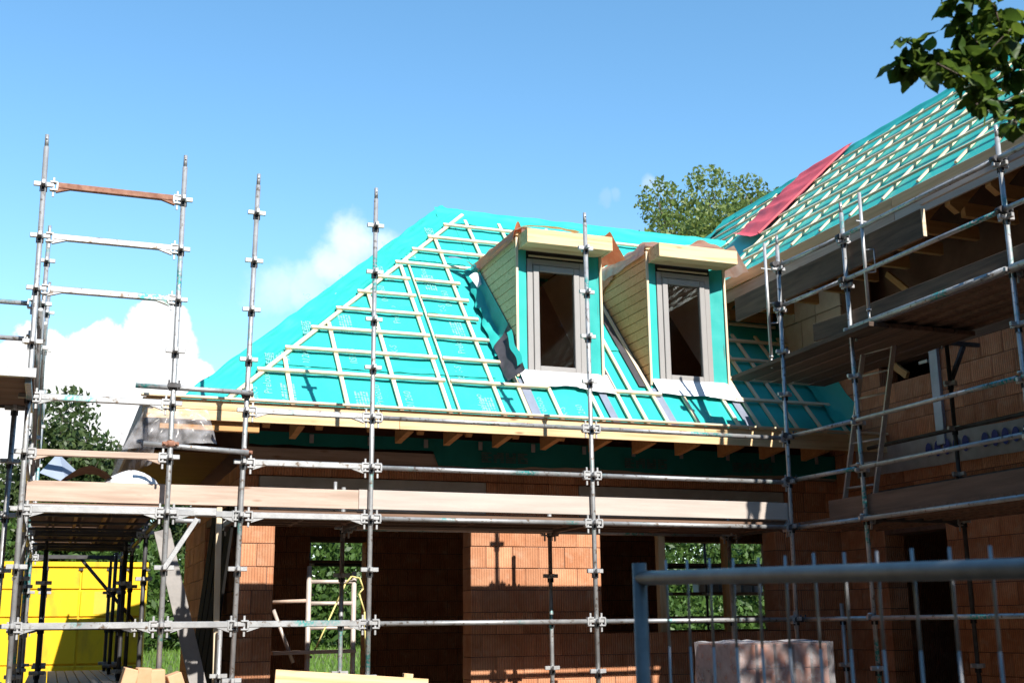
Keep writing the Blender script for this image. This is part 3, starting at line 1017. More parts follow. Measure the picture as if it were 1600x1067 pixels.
# --- dormers ---------------------------------------------------------------
def dormer(x0, x1, yf, cladmat, idx):
    d = MB().box(x0 + .06, x1 - .06, yf + .05, yf + .14, 2.86, 2.94).build("dormer", M_SPRUCE, house)
    ztop = DTOP
    # side boards
    nb = 14; zb = 3.00; hb = (ztop - zb) / nb
    for side in (0, 1):
        for k in range(nb):
            za, zc = zb + k * hb, zb + (k + 1) * hb - .011
            ya, yc = yroof(za) + .02, yroof(zc) + .02
            xa = x0 if side == 0 else x1 - .02
            poly = [(xa, yf + .012 + .006 * (k % 2), za), (xa, max(ya, yf + .02), za), (xa, max(yc, yf + .02), zc), (xa, yf + .012 + .006 * (k % 2), zc)]
            MB().prism(poly, (.02, 0, 0)).build("cladding_board", cladmat, d)
        # sheathing behind the boards and the inner face
        xs = x0 + .022 if side == 0 else x1 - .022
        sgn = 1 if side == 0 else -1
        MB().prism([(xs, yf + .02, 2.92), (xs, yroof(ztop) + .02, ztop), (xs, yf + .02, ztop)], (.03 * sgn, 0, 0)).build("sheathing", M_LINER, d)
        xi = xs + .13 * sgn
        MB().prism([(xi, yf + .1, 2.98), (xi, yroof(ztop - .1) + .05, ztop - .1), (xi, yf + .1, ztop - .1)], (-.012 * sgn, 0, 0)).build("cheek_lining", M_CHEEKIN, d)
        # corner batten showing the board ends
        xb_ = x0 - .003 if side == 0 else x1 - .029
        beam("corner_batten", (xb_ + .016, yf - .008, 2.97), (xb_ + .016, yf - .008, ztop - .02), .032, .024, M_BATTEN, d, (0, 1, 0))
        # membrane on the front return, a little baggy at the foot
        mb = MB(); mb.sm = True
        xa = x0 + .03 if side == 0 else x1 - .215
        wdt = .125 if side == 0 else .185

        def fn(u, v, xa=xa, wdt=wdt, side=side):
            z = 2.90 + (ztop - .10 - 2.90) * v
            bag = .03 * math.exp(-((v - .02) / .05) ** 2)
            x = xa + wdt * u
            if side == 1: y = yf + .085 - .075 * u
            else: y = yf + .012 + .02 * u
            return (x, y - bag + .005 * noise.noise(Vector((x * 9, z * 5, idx))), z)

        mb.grid(fn, 8, 40).build("membrane_return", M_TEAL, d)
    # roof of the dormer with the boxed fascia
    zr = ztop
    # structural deck
    MB().prism([(x0 - .0, yf - .02, zr + .005), (x0 - .0, yroof(zr) + .1, zr + .005), (x0 - .0, yroof(zr) + .1, zr + .05), (x0, yf - .02, zr + .05)], (x1 - x0, 0, 0)).build("roof_deck", M_SPRUCE, d)
    fx0, fx1 = x0 + .035, x1 + .02
    MB().cbox(fx0, fx1, yf - .33, yf - .295, zr - .178, zr + .006, .003).build("fascia_board", M_SPRUCE, d)
    MB().cbox(fx0 + .01, fx1 - .01, yf - .294, yf + .04, zr - .168, zr - .143, .003).build("soffit_panel", M_SPRUCE, d)
    for xa in (fx0, fx1 - .03):
        MB().prism([(xa, yf - .294, zr - .176), (xa, yf + .03, zr - .176), (xa, yf + .03, zr + .002), (xa, yf - .294, zr + .004)], (.03, 0, 0)).build("fascia_return", M_SPRUCE, d)
    # beam over the window, dark gap above the frame
    MB().box(x0 + .15, x1 - .2, yf + .06, yf + .16, zr - .29, zr - .10).build("head_board", M_GASKET, d)
    beam("head_strip", (x0 + .19, yf + .035, zr - .235), (x1 - .24, yf + .035, zr - .235), .02, .022, M_BATTEN, d)
    # window: outer frame, sash, glass
    wx0, wx1, wz0, wz1 = x0 + .165, x1 - .225, 2.965, zr - .275
    fr = MB()
    t = .075
    fr.cbox(wx0, wx0 + t, yf + .02, yf + .09, wz0, wz1, .004); fr.cbox(wx1 - t, wx1, yf + .02, yf + .09, wz0, wz1, .004)
    fr.cbox(wx0 + t, wx1 - t, yf + .021, yf + .089, wz1 - t, wz1, .004); fr.cbox(wx0 + t, wx1 - t, yf + .021, yf + .089, wz0, wz0 + t * 1.1, .004)
    fr.build("window_frame", M_FRAME, d)
    sx0, sx1, sz0, sz1 = wx0 + t + .006, wx1 - t - .006, wz0 + t * 1.1 + .006, wz1 - t - .006
    sa = MB(); s = .078
    sa.cbox(sx0, sx0 + s, yf + .008, yf + .078, sz0, sz1, .006); sa.cbox(sx1 - s, sx1, yf + .008, yf + .078, sz0, sz1, .006)
    sa.cbox(sx0 + s, sx1 - s, yf + .009, yf + .077, sz1 - s, sz1, .006); sa.cbox(sx0 + s, sx1 - s, yf + .009, yf + .077, sz0, sz0 + s, .006)
    sa.build("window_sash", M_FRAME, d)
    MB().box(sx0 + s - .01, sx1 - s + .01, yf + .043, yf + .053, sz0 + s - .01, sz1 - s + .01).build("window_pane", M_GLASS, d)
    MB().cbox(sx0, sx1, yf - .004, yf + .012, wz0 + t * .95, wz0 + t * .95 + .028, .002).build("weather_strip", M_SILL, d)
    MB().cbox(wx0 - .01, wx1 + .01, yf + .0, yf + .08, wz0 - .045, wz0 - .004, .003).build("sill_gasket", M_GASKET, d)
    MB().cbox(wx0 - .06, wx1 + .08, yf + .012, yf + .10, wz0 - .10, wz0 - .048, .003).build("sill_board", M_SPRUCE, d)
    # white apron hanging over the battens below the window
    mb = MB(); mb.sm = True
    dip = random.Random(idx)

    def fn(u, v):
        x = x0 + .03 + (x1 - x0 + .02) * u
        length = .25 + .06 * noise.noise(Vector((u * 3.2, idx * 3.7, 0))) + (.05 if u < .6 else .09) * u
        s_ = v * length
        top = Vector((x, yf + .02, 2.905))
        p = top + Vector((0, -.02 * v, 0)) - FU * s_
        p = p + FN * (.012 * noise.noise(Vector((x * 6, v * 3, idx))) + .016 * v)
        floor_ = RZ(p.y) + .085 * 1.0
        if p.z < floor_: p.z = floor_ + .004 * noise.noise(Vector((x * 9, v * 7, 2)))
        return p

    mb.grid(fn, 50, 12).build("white_apron", M_APRON, d)
    return d


d1 = dormer(*D1, M_CLAD, 1)
d1['label'] = "left dormer with shade-toned side boards and orange foil"
d2 = dormer(*D2, M_CLAD2, 2)
d2['label'] = "right dormer with bounce-toned side boards and pink foil"


def foil(parent, fn, mat, nu=24, nv=10, name="foil_sheet"):
    mb = MB(); mb.sm = True
    return mb.grid(fn, nu, nv).build(name, mat, parent)


def dfoil(x0, x1, yf, idx, m1, m2):
    zt = DTOP + .055
    par = d1 if idx == 1 else d2
    # along the left cheek top, folded down over the boards
    foil(par, lambda u, v: (x0 - .012 - .02 * v - .012 * noise.noise(Vector((u * 6, v * 3, idx))), yf - .02 + (yroof(DTOP) - yf + .05) * u,
                            zt + .03 - v * (.15 + .10 * abs(noise.noise(Vector((u * 3.1, 2, idx)))) + .03 * u) + .01 * noise.noise(Vector((u * 9, v, 0)))), m1)
    # crumpled on the flat top
    foil(par, lambda u, v: (x0 + (x1 - x0 + .05) * u, yf - .1 + (yroof(DTOP) - yf) * v,
                            zt + .02 + .09 * abs(noise.noise(Vector((u * 4, v * 4, idx)))) + .12 * max(0, noise.noise(Vector((u * 2.2, v * 2, idx + 7))))), m2, 30, 30)
    # flap at the right hand end hanging over the edge
    foil(par, lambda u, v: (x1 + .02 + .21 * v, yf - .26 + .9 * u, zt + .05 - .36 * v * (1 - .35 * u) + .03 * noise.noise(Vector((u * 4, v * 3, idx + 3)))), m1 if idx == 1 else m2, 14, 10)


dfoil(*D1, 1, M_ORANGE, M_PINK)
dfoil(*D2, 2, M_PINK, M_PINK)
foil(d1, lambda u, v: (D1[0] + .05 + .75 * u, D1[2] - .24 + .2 * v, DTOP + .062 + .05 * v + .06 * u * (1 - u) * 2 + .01 * noise.noise(Vector((u * 6, v, 3)))), M_YELFOIL)
foil(d1, lambda u, v: (D1[0] - .03 + .1 * u, D1[2] - .05 + .1 * v, DTOP + .06 + .12 * math.sin(3.1 * u) - .16 * v), M_ORANGE, 8, 8)
foil(d2, lambda u, v: (D2[0] - .025 - .01 * v, 3.0 + .72 * u, DTOP - .03 - v * (.10 + .22 * u) + .02 * noise.noise(Vector((u * 4, v * 2, 6)))), M_ORANGE, 14, 8)
# membrane turned up against the left cheek of the first dormer and the dark flap below it
mb = MB(); mb.sm = True


def turnup(u, v):
    y = D1[2] + .24 + (3.72 - D1[2] - .24) * u
    wv = noise.noise(Vector((u * 6, v * 2, 1)))
    top = (.34 - .16 * u) * min(1, .25 + u * 9)
    if v < .7:
        t = v / .7
        x = D1[0] - .014 - .05 * t - .035 * t * noise.noise(Vector((u * 9, 4, 1)))
        h = top * (1 - t) + .10 * t + .05 * t * noise.noise(Vector((u * 5, 7, 1)))
    else:
        t = (v - .7) / .3
        x = D1[0] - .064 - .035 * noise.noise(Vector((u * 9, 4, 1))) - (.15 - .07 * u + .05 * noise.noise(Vector((u * 8, 2, 5)))) * t
        h = .10 - .055 * t * t + .05 * (1 - t) * noise.noise(Vector((u * 5, 7, 1))) + .05 * t * max(0, noise.noise(Vector((u * 11, 3, 8))))
    return ROOF_PLANE(x, y, h)


mb.grid(turnup, 90, 24).build("membrane_upstand", M_TEALD, house)
mb = MB(); mb.sm = True
mb.grid(lambda u, v: ROOF_PLANE(D1[0] - .016 - .17 * v ** 1.4 - .03 * noise.noise(Vector((u * 4, v * 3, 2))) * v, 1.93 + (.62 - .12 * v) * u, (.20 + .07 * u) * (1 - v) + .055 + .03 * math.sin(u * 5 + v * 3) * v), 24, 14).build("loose_flap", M_LEAD, house)
mb = MB(); mb.sm = True
mb.grid(lambda u, v: ROOF_PLANE(D1[0] - .03 - .05 * v + .01 * math.sin(u * 9), 2.0 + .42 * u, .28 + .06 * u - .055 * v + .02 * math.sin(u * 7)), 18, 5).build("loose_flap", M_TEALD, house)
mb = MB(); mb.sm = True
mb.grid(lambda u, v: ROOF_PLANE(D1[0] - .02 - .36 * u, 3.66 + .14 * u - .13 * v * (1 - .8 * u), .13 + .09 * math.sin(u * 2.6) + .10 * v * (1 - u)), 14, 6).build("loose_flap", M_ZINC, house)
mb = MB(); mb.sm = True
mb.grid(lambda u, v: ROOF_PLANE(D1[0] - .02 - .17 * u * (1 - .5 * v), 3.50 - .03 * u - .15 * v, .12 + .06 * math.sin(u * 3) + .05 * (1 - v)), 12, 6).build("loose_flap", M_APRON, house)

# overlaps between the runs of membrane
for (xa, xb, yy) in ((-3.2, -.34, 2.06), (-2.2, -.30, 3.0), (-1.1, -.1, 3.92), (1.25, 1.7, 2.62), (3.1, 4.4, 2.3)):
    mb = MB(); mb.sm = True
    mb.grid(lambda u, v: ROOF_PLANE(max(xa, XHIP(yy) + .3) + (xb - max(xa, XHIP(yy) + .3)) * u, yy - .05 + .09 * v + .006 * noise.noise(Vector((u * 14, 1, yy))),
                                    wrinkle(max(xa, XHIP(yy) + .3) + (xb - max(xa, XHIP(yy) + .3)) * u, yy - .05 + .09 * v) + .003 + .010 * (1 - v) * (1 + .7 * noise.noise(Vector((u * 22, 5, yy))))), 70, 4).build("membrane_lap", M_TEAL, house)

# ------------------------------------------------------------------ wing (higher building on the right)
WL = Vector((3.5, 0, ZG))
wing = thing("house_wing", "taller brick wing on the right with open eaves, white battens and a red membrane strip", "house", WL)
WX, XWE_ = 4.55, 3.46
TQ = .95
YN, YFAR = -9.5, 6.4
WRX = 6.05


def WZ(x): return 4.72 + TQ * (x - XWE_)


WNrm = Vector((-TQ, 0, 1)).normalized()
WUp = Vector((1, 0, TQ)).normalized()
WR_ = lambda x, y, off=0.: Vector((x, y, WZ(x))) + WNrm * off
wfront = MB().box(WX + .1, WX + .11, -1, -.99, ZF, ZF + .01).build("side_wall", M_MORTAR, wing)
WH = [(-1.35, .94, 3.78, 4.7), (-.03, .93, 2.9, 3.75), (-.02, 1.09, -2, 1.03), (-3.9, -3.0, 2.6, 3.75)]
WC = .2525
# blocks seen in the photograph are objects of their own, the rest of the wall is joined
wall(wfront, 'y', WX, -3.2, 1.98, z_first + 4 * WC, z_first + 19 * WC, WH, seed=11)
wb = MB()
wall(wfront, 'y', WX, -3.2, 1.98, z_first, z_first + 4 * WC, WH, seed=11, stuffmb=wb)
wall(wfront, 'y', WX, YN, -3.21, z_first, z_first + 19 * WC, [(-5.6, -4.4, 2.6, 3.75), (-7.2, -5.8, -.2, 1.0)], seed=12, stuffmb=wb)
wall(wfront, 'y', WX, 1.99, YFAR + 1.6, z_first + 13 * WC, z_first + 19 * WC, [], seed=13, stuffmb=wb)
wb.build("brick", M_BRICK, wfront, kind='stuff')
ZT = z_first + 19 * WC
# pale blocks and a brown panel under the eaves by the roof junction
for k, (ya, yb, za, zb) in enumerate(((2.12, 2.45, 3.72, 4.14), (2.46, 2.95, 3.72, 4.14), (1.55, 2.11, 3.72, 4.14), (2.12, 2.6, 4.15, 4.52), (2.61, 3.0, 4.15, 4.52), (1.55, 2.11, 4.15, 4.52))):
    MB().cbox(WX - .045, WX - .004, ya + .003, yb - .003, za, zb - .006, .004).build("pale_block", M_AERATED, wing)
MB().cbox(WX - .03, WX - .004, .95, 1.54, 3.76, 4.5, .004).build("brown_panel", M_LINER, wing)
MB().box(WX + .31, 8.3, YN, YFAR + 1.5, 1.55, 1.75).build("floor_slab", M_CONC, wing)
MB().box(WX + .31, 8.3, YN, YFAR + 1.5, 4.1, 4.3).build("floor_slab", M_CONC, wing)
MB().box(8.3, 8.6, YN, YFAR + 1.6, ZF, 4.5).build("rear_wall", M_BRICK, wing)
MB().box(WX + .31, 8.3, YN, YN + .3, ZF, 4.5).build("gable_wall", M_BRICK, wing)
MB().box(WX + .31, 8.3, YFAR + 1.3, YFAR + 1.6, 1.76, 4.5).build("gable_wall", M_BRICK, wing)
MB().box(WX + .31, 8.29, -2.0, -1.8, ZF, 4.09).build("cross_wall", M_BRICK, wing)
MB().box(WX + .31, 8.29, 1.7, 1.9, ZF, 4.09).build("cross_wall", M_BRICK, wing)
# roof
mb = MB(); mb.sm = True
mb.grid(lambda u, v: WR_(XWE_ - .02 + (WRX - XWE_ + .02) * v, YN + (YFAR + 1.6 * (1 - v) - YN) * u, .010 * noise.noise(Vector((u * 26, v * 4, 3)))), 110, 26)
mb.build("roof_membrane", M_TEAL, wing)
mb = MB(); mb.sm = True
mb.grid(lambda u, v: (WRX + 2.62 * v, YN + (YFAR + 1.6 * v - YN) * u, WZ(WRX) - TQ * 2.62 * v), 20, 10)
mb.quad((XWE_, YFAR + 1.6, 4.7), (8.67, YFAR + 1.6, 4.7), (WRX, YFAR, WZ(WRX)), (WRX, YFAR, WZ(WRX)))
mb.build("rear_roof_membrane", M_TEALD, wing)
MB().quad(WR_(XWE_ + .0, YN, -.025), WR_(XWE_ + .0, YFAR, -.025), WR_(WRX - .1, YFAR, -.025), WR_(WRX - .1, YN, -.025)).build("eave_sheathing", M_LINER, wing)
MB().quad(WR_(XWE_ + .05, YN, -.2), WR_(XWE_ + .05, YFAR, -.2), WR_(WRX, YFAR, -.2), WR_(WRX, YN, -.2)).build("roof_lining", M_LINER, wing)
mb = MB(); mb.sm = True


def wridge(u, v):
    y = YN + (YFAR + .3 - YN) * u
    h = .03 + .025 * math.exp(-((v - .05) / .15) ** 2) + .02 * noise.noise(Vector((y * 2.5, v * 3, 2)))
    return WR_(WRX + .01, y, h) - WUp * v * (.34 + .07 * noise.noise(Vector((y * 1.4, 4, 2))))


mb.grid(wridge, 130, 8).build("ridge_membrane_strip", M_TEALD, wing)
mb = MB(); mb.sm = True
mb.grid(lambda u, v: WR_(WRX - 1.7 * (1 - u), YFAR + 1.1 * (1 - u) + .1 - .5 * v, .03 + .05 * abs(noise.noise(Vector((u * 6, v * 4, 5))))), 30, 10).build("hip_membrane_strip", M_TEALD, wing)
YVAL = lambda x: yroof(WZ(x)) - .05
k = 0
y = -9.2
while y < 7.3:
    xa = XWE_ + .0
    if y > yroof(WZ(XWE_)): xa = XWE_ + (RZ(y) - 4.72) / TQ + .06
    if xa < WRX - .4 and not (3.0 < y < 4.35):
        beam("counter_batten", WR_(xa, y, .024), WR_(WRX - .2 - max(0, y - YFAR) * 1.2, y, .024), .038, .028, M_BATTEN, wing, WNrm)
    y += .605
for k in range(8):
    x = XWE_ + .22 + k * .325
    yv = YVAL(x) - .03
    if x > WRX - .2: break
    if yv < 3.45:
        beam("roof_batten", WR_(x, YN + .1, .056), WR_(x, -3.6, .056), .036, .03, M_BATTEN, wing, WNrm)
        beam("roof_batten", WR_(x, -3.594, .056), WR_(x, yv - .1, .056), .036, .03, M_BATTEN, wing, WNrm)
    else:
        beam("roof_batten", WR_(x, YN + .1, .056), WR_(x, -3.2 - .4 * (k % 2), .056), .036, .03, M_BATTEN, wing, WNrm)
        beam("roof_batten", WR_(x, -3.194 - .4 * (k % 2), .056), WR_(x, min(2.98, yv), .056), .036, .03, M_BATTEN, wing, WNrm)
        beam("roof_batten", WR_(x, 4.40, .056), WR_(x, 7.0 - .12 * k, .056), .036, .03, M_BATTEN, wing, WNrm)
# red membrane strip hung from the ridge
mb = MB(); mb.sm = True


def redfn(u, v):
    x = 4.20 + .60 * u + (WRX + .01 - 4.20 - .60 * u) * v
    y = 3.0 - .16 * v + (1.42 - .02 * v) * u + .012 * math.sin(v * 9)
    h = .082 + .012 * noise.noise(Vector((u * 4, v * 7, 3))) - .02 * abs(math.sin(v * 16)) + .035 * max(0, noise.noise(Vector((u * 2, v * 9, 8)))) + (.06 * (1 - v / .06) if v < .06 else 0)
    return WR_(x, y, h)


mb.grid(redfn, 24, 60).build("red_membrane_strip", M_RED, wing)
beam("red_edge_batten", WR_(4.3, 2.98, .095), WR_(WRX - .1, 2.84, .095), .03, .03, M_RED, wing, WNrm)
M_WFASC = material('warm_fascia', (.80, .49, .26), (.60, .34, .16), .8, 0, (1.2, 18, 18), objrand=.08, bump=.2, extra=knots_extra)
for ya, yb in ((YN, -5.1), (-5.096, -.9), (-.896, 3.05)):
    beam("fascia_board", (XWE_ - .015, ya, 4.625), (XWE_ - .015, yb, 4.625), .03, .15, M_WFASC, wing)
    beam("fascia_board", (XWE_ + .012, ya, 4.46), (XWE_ + .012, yb, 4.46), .03, .17, M_GREYWOOD if ya < -1 else M_OLDWOOD, wing)
y = -9.0
while y < 3.3:
    mb = MB()
    mb.prism([(XWE_ + .04, y, 4.34), (XWE_ + .04, y, 4.52), (WX - .01, y, 5.40), (WX - .01, y, 5.2), (XWE_ + .16, y, 4.26)], (0, .08, 0))
    mb.build("rafter", M_RAFTER, wing)
    beam("ceiling_joist", (XWE_ + .35, y + .15, 4.36), (WX + .02, y + .15, 4.36), .07, .16, M_RAFTER, wing)
    y += .605
beam("wall_plate", (WX + .12, YN, ZT + .07), (WX + .12, 3, ZT + .07), .2, .13, M_BROWNPLANK, wing)
MB().box(WX + .18, WX + .24, YN, YFAR, ZT + .136, 5.62).build("eave_closing_board", M_LINER, wing)
MB().box(WX + .6, WX + .65, -1.6, 1.6, 3.3, 5.6).build("attic_board", M_LINER, wing)
beam("knee_brace", (WX - .05, .55, 4.30), (WX - .05, -.1, 3.72), .05, .08, M_RAFTER, wing)
beam("window_brace", (WX + .02, .86, 3.28), (WX + .02, .42, 2.95), .05, .09, M_RAFTER, wing)
mb = MB(); mb.cbox(WX - .05, WX - .005, -.20, -.06, 2.0, 3.3, .004)
mb.build("metal_jamb", M_ZINC, wing)
MB().cbox(WX - .055, WX - .02, -.03, .12, 3.02, 3.06, .002).build("jamb_bracket", M_STEEL2, wing)
# foil strip with blue round print
mb = MB(); mb.sm = True
mb.grid(lambda u, v: (WX - .012 - .012 * noise.noise(Vector((u * 9, v * 2, 4))) - .008, 1.5 - 4.6 * u, 2.15 - .36 * v - .05 * u + .02 * noise.noise(Vector((u * 8, 0, v)))), 70, 6).build("insulation_strip", M_FOILW, wing)
for k in range(13):
    y = .1 - k * .155
    if k in (5, 11): continue
    z = 1.985 - .011 * (1.5 - y)
    mb = MB(); n = 14
    mb.add([(WX - .04, y + math.cos(6.283 * i / n) * .055, z + math.sin(6.283 * i / n) * (.095 if k % 3 else .085)) for i in range(n)], [tuple(range(n))])
    mb.build("blue_print", M_BLUE, wing)

# ------------------------------------------------------------------ scaffolds
def rosette_mesh():
    mb = MB()
    mb.tube((0, 0, -.022), (0, 0, .03), .034, 10)
    for a in (0, 90):
        Mr = Matrix.Rotation(R(a), 4, 'Z')
        mb.cbox(-.088, -.026, -.016, .016, -.012, .030, .004, Mr); mb.cbox(.026, .088, -.016, .016, -.012, .030, .004, Mr)
    mb.cur = 1
    for a in (0, 90, 180, 270):
        Mr = Matrix.Rotation(R(a), 4, 'Z')
        mb.box(.0245, .033, -.012, .012, -.062, -.018, Mr)
    return mb.mesh("rosette", [M_STEEL2, M_DARK])


def wedge_mesh():
    mb = MB()
    mb.cbox(.03, .10, -.026, .026, .028, .045, .003); mb.cbox(.03, .10, -.026, .026, -.048, -.032, .003)
    mb.cbox(.085, .105, -.028, .028, -.034, .034, .003)
    mb.cbox(.052, .072, -.008, .008, -.105, .085, .003)
    return mb.mesh("wedge_head", M_STEEL2)


def coupler_mesh():
    mb = MB()
    mb.tube((0, 0, -.028), (0, 0, .028), .036, 10)
    mb.cbox(-.075, .075, -.02, .02, -.018, .018, .004)
    mb.tube((.055, -.045, 0), (.055, .05, 0), .011, 6); mb.tube((-.055, -.045, 0), (-.055, .05, 0), .011, 6)
    mb.cur = 1
    mb.tube((.0, -.04, .045), (.0, .055, .045), .012, 6)
    return mb.mesh("coupler", [M_RUST, M_STEEL2])


def coupler2_mesh():
    mb = MB()
    mb.tube((0, 0, -.03), (0, 0, .03), .036, 10)
    mb.tube((-.045, -.04, -.03), (-.045, -.04, .05), .010, 6); mb.tube((.045, -.04, -.03), (.045, -.04, .05), .010, 6)
    mb.tube((-.035, .05, 0), (.035, .05, 0), .034, 8)
    mb.cbox(-.06, .06, -.05, -.036, -.02, .02, .003)
    return mb.mesh("coupler", M_DKSTEEL)


ROS, WED, CPL, CPL2 = rosette_mesh(), wedge_mesh(), coupler_mesh(), coupler2_mesh()


def standard(par, x, y, z0, z1, dx0=0., dx1=0., kmin=-3, kmax=8, spig=True, mat=None, rot=0., dy1=0., name="standard"):
    """upright tube; dx0 / dx1 = sideways offset at z=0 and z=4 (it leans a little)"""
    f = lambda z: Vector((x + dx0 + (dx1 - dx0) * z / 4, y + dy1 * z / 4, z))
    mb = MB(); mb.tube(f(z0), f(z1 - (.12 if spig else 0)), .0242, 12)
    if spig:
        mb.tube(f(z1 - .12), f(z1), .019, 10)
        mb.cur = 1; q = f(z1 - .05)
        mb.tube(q + Vector((0, -.0195, 0)), q + Vector((0, -.0215, 0)), .008, 8)
    o = mb.build(name, [mat or M_STEEL, M_DARK], par)
    for k in range(kmin, kmax + 1):
        if z0 + .05 < k * .5 < z1 - .05:
            inst("rosette", ROS, o, Matrix.Translation(f(k * .5)) @ Matrix.Rotation(rot, 4, 'Z'))
    return o


def ledger(par, p, q, kind='tube', mat=None, heads=True, name="ledger"):
    p, q = Vector(p), Vector(q); d = (q - p).normalized()
    a, b = p + d * .085, q - d * .085
    if kind == 'tube':
        o = MB().tube(a, b, .0242, 12).build(name, mat or M_STEEL, par)
    else:
        M, L = frame(a, b)
        mb = MB(); mb.cbox(0, L, -.025, .025, -.022, .036, .006)
        for s0, s1 in ((0, .12), (L, L - .12)):
            mb.prism([(s0, -.02, -.0225), (s1, -.02, -.0225), (s0, -.02, -.062)], (0, .04, 0))
        o = mb.build(name, mat or M_STEEL, par, M)
    if heads:
        M1, _ = frame(p, q); M2, _ = frame(q, p)
        M1.translation = p; M2.translation = q
        inst("wedge_head", WED, o, M1); inst("wedge_head", WED, o, M2)
    return o


def tube_part(par, p, q, name="guard_tube", mat=None, r=.0242):
    return MB().tube(p, q, r, 12).build(name, mat or M_STEEL, par)


def clamp(par, p, dark=False, rot=0.):
    return inst("coupler", CPL2 if dark else CPL, par, Matrix.Translation(p) @ Matrix.Rotation(rot, 4, 'Z'))


# --- scaffold in front of the house
fs = thing("scaffold", "tube scaffold across the front of the house, four tall galvanised uprights", "scaffold", (-.6, 0, ZG))
FX = {2: (-3.628, -.026, .026), 3: (-2.387, -.004, .004), 4: (0, .006, -.006), 5: (2.45, -.04, .022)}
for k, (x, d0, d1_) in FX.items():
    standard(fs, x, 0, ZG, 4.42, d0, d1_)
WI = 1.2
for x, zt in ((-3.628, -.02), (-2.39, 1.435), (0, 1.40), (2.33, 1.42)):
    standard(fs, x, WI, ZG, zt, kmin=-3, spig=False)
for k, mat in ((4, M_STEEL), (3, M_STEEL), (2, M_STEEL2), (0, M_STEEL)):
    ledger(fs, (-3.628, 0, k * .5), (-2.387, 0, k * .5), 'beam', mat)
for k in (4, 3, 2, 0):
    ledger(fs, (-2.387, 0, k * .5), (0, 0, k * .5)); ledger(fs, (0, 0, k * .5), (2.45, 0, k * .5))
for x in (-2.387, 0, 2.4):
    ledger(fs, (x, 0, 1.0), (x, WI, 1.0), 'beam', M_DKSTEEL, name="transom")
    ledger(fs, (x, 0, -1.0), (x, WI, -1.0), 'beam', M_DKSTEEL, name="transom")
ledger(fs, (-3.628, 0, 1.0), (-3.628, WI, 1.0), 'beam', M_DKSTEEL, name="transom")
ledger(fs, (-2.387, WI, 1.0), (0, WI, 1.0)); ledger(fs, (0, WI, 1.0), (2.33, WI, 1.0))
tube_part(fs, (-4.66, -.075, 2.175), (-3.58, -.075, 2.165))
tube_part(fs, (-4.56, -.075, 1.635), (-3.60, -.075, 1.59))
clamp(fs, (-4.325, -.16, 2.17), True); clamp(fs, (-3.628, 0, 2.16), True)
clamp(fs, (-4.325, -.16, 1.63)); clamp(fs, (-3.628, 0, 1.60))
# decks: planks seen from below with light edges
for xa, xb in ((-3.60, -2.40), (-2.375, -.02), (.02, 2.42)):
    for j in range(4):
        y0 = .075 + j * .272
        mb = MB(); mb.cbox(xa, xb, y0, y0 + .262, 1.025, 1.068, .004)
        for yy in (y0 + .004, y0 + .232):
            mb.box(xa + .01, xb - .01, yy, yy + .026, 1.004, 1.024)
        for xx in (xa + .05, (xa + xb) / 2, xb - .09):
            mb.box(xx, xx + .04, y0 + .031, y0 + .231, 1.006, 1.0245)
        mb.build("deck_plank", M_BROWNPLANK, fs)
beam("toe_board", (-5.53, .055, 1.19), (-2.50, .055, 1.185), .035, .185, M_OLDWOOD, fs)
beam("toe_board", (-2.50, .045, 1.188), (2.44, .055, 1.18), .035, .19, M_GREYWOOD, fs)
for x in (-2.72,):
    tube_part(fs, (x + 0.0, .10, 1.07), (x, .10, 1.36), "board_pin", M_STEEL2, .017)
beam("ledger_board", (-2.3, .9, .985), (-.1, .9, .985), .08, .03, M_OLDWOOD, fs)

# --- scaffold along the left side
ss = thing("scaffold", "scaffold tower along the left gable with a high guard frame and deck", "scaffold", (-4.95, 2.5, ZG))
SX0, SX1, SY = -5.567, -4.325, -.16
standard(ss, SX0, SY, ZG, 4.50, .022, -.024)
standard(ss, SX1, SY, ZG, 4.46, .004, -.005)
for yy, zt in ((2.35, 4.42), (4.75, 4.42), (7.2, 3.45)):
    standard(ss, SX0, yy, ZG, zt)
    standard(ss, SX1, yy, ZG, 1.45, mat=M_DKSTEEL)
for yy in (3.55, 5.9, 7.4):
    standard(ss, SX0 + .22, yy, ZG, 1.0, mat=M_DKSTEEL); standard(ss, SX1 - .14, yy, ZG, 1.0, mat=M_DKSTEEL)
for k, mat in ((8, M_RUST), (7, M_STEEL), (6, M_STEEL), (4, M_STEEL), (3, M_OLDWOOD), (2, M_STEEL2), (0, M_STEEL)):
    ledger(ss, (SX0, SY, k * .5), (SX1, SY, k * .5), 'beam', mat)
for k in (2, 0):
    ledger(ss, (SX1, SY, k * .5), (-3.628, 0, k * .5), 'beam', M_STEEL2)
for ya, yb in ((SY, 2.35), (2.35, 4.75), (4.75, 7.2)):
    for k in (6, 5, 3, 2, 0):
        if k * .5 > 3.4 and yb > 6: continue
        ledger(ss, (SX0, ya, k * .5), (SX0, yb, k * .5), 'tube')
    for k in (2, 0):
        ledger(ss, (SX1, ya, k * .5), (SX1, yb, k * .5), 'tube', M_DKSTEEL)
for yy in (2.35, 4.75, 7.2):
    ledger(ss, (SX0, yy, 1.0), (SX1, yy, 1.0), 'beam', M_DKSTEEL, name="transom"); ledger(ss, (SX0, yy, 0), (SX1, yy, 0), 'beam', M_DKSTEEL, name="transom")
tube_part(ss, (SX0 + .03, .2, 2.9), (SX0 + .03, 2.3, 1.6), "brace"); tube_part(ss, (SX0 + .03, 2.4, 3.3), (SX0 + .03, 4.7, 2.0), "brace")
tube_part(ss, (-4.9, 7.25, 1.0), (-4.1, 7.25, .1), "brace", M_DKSTEEL)
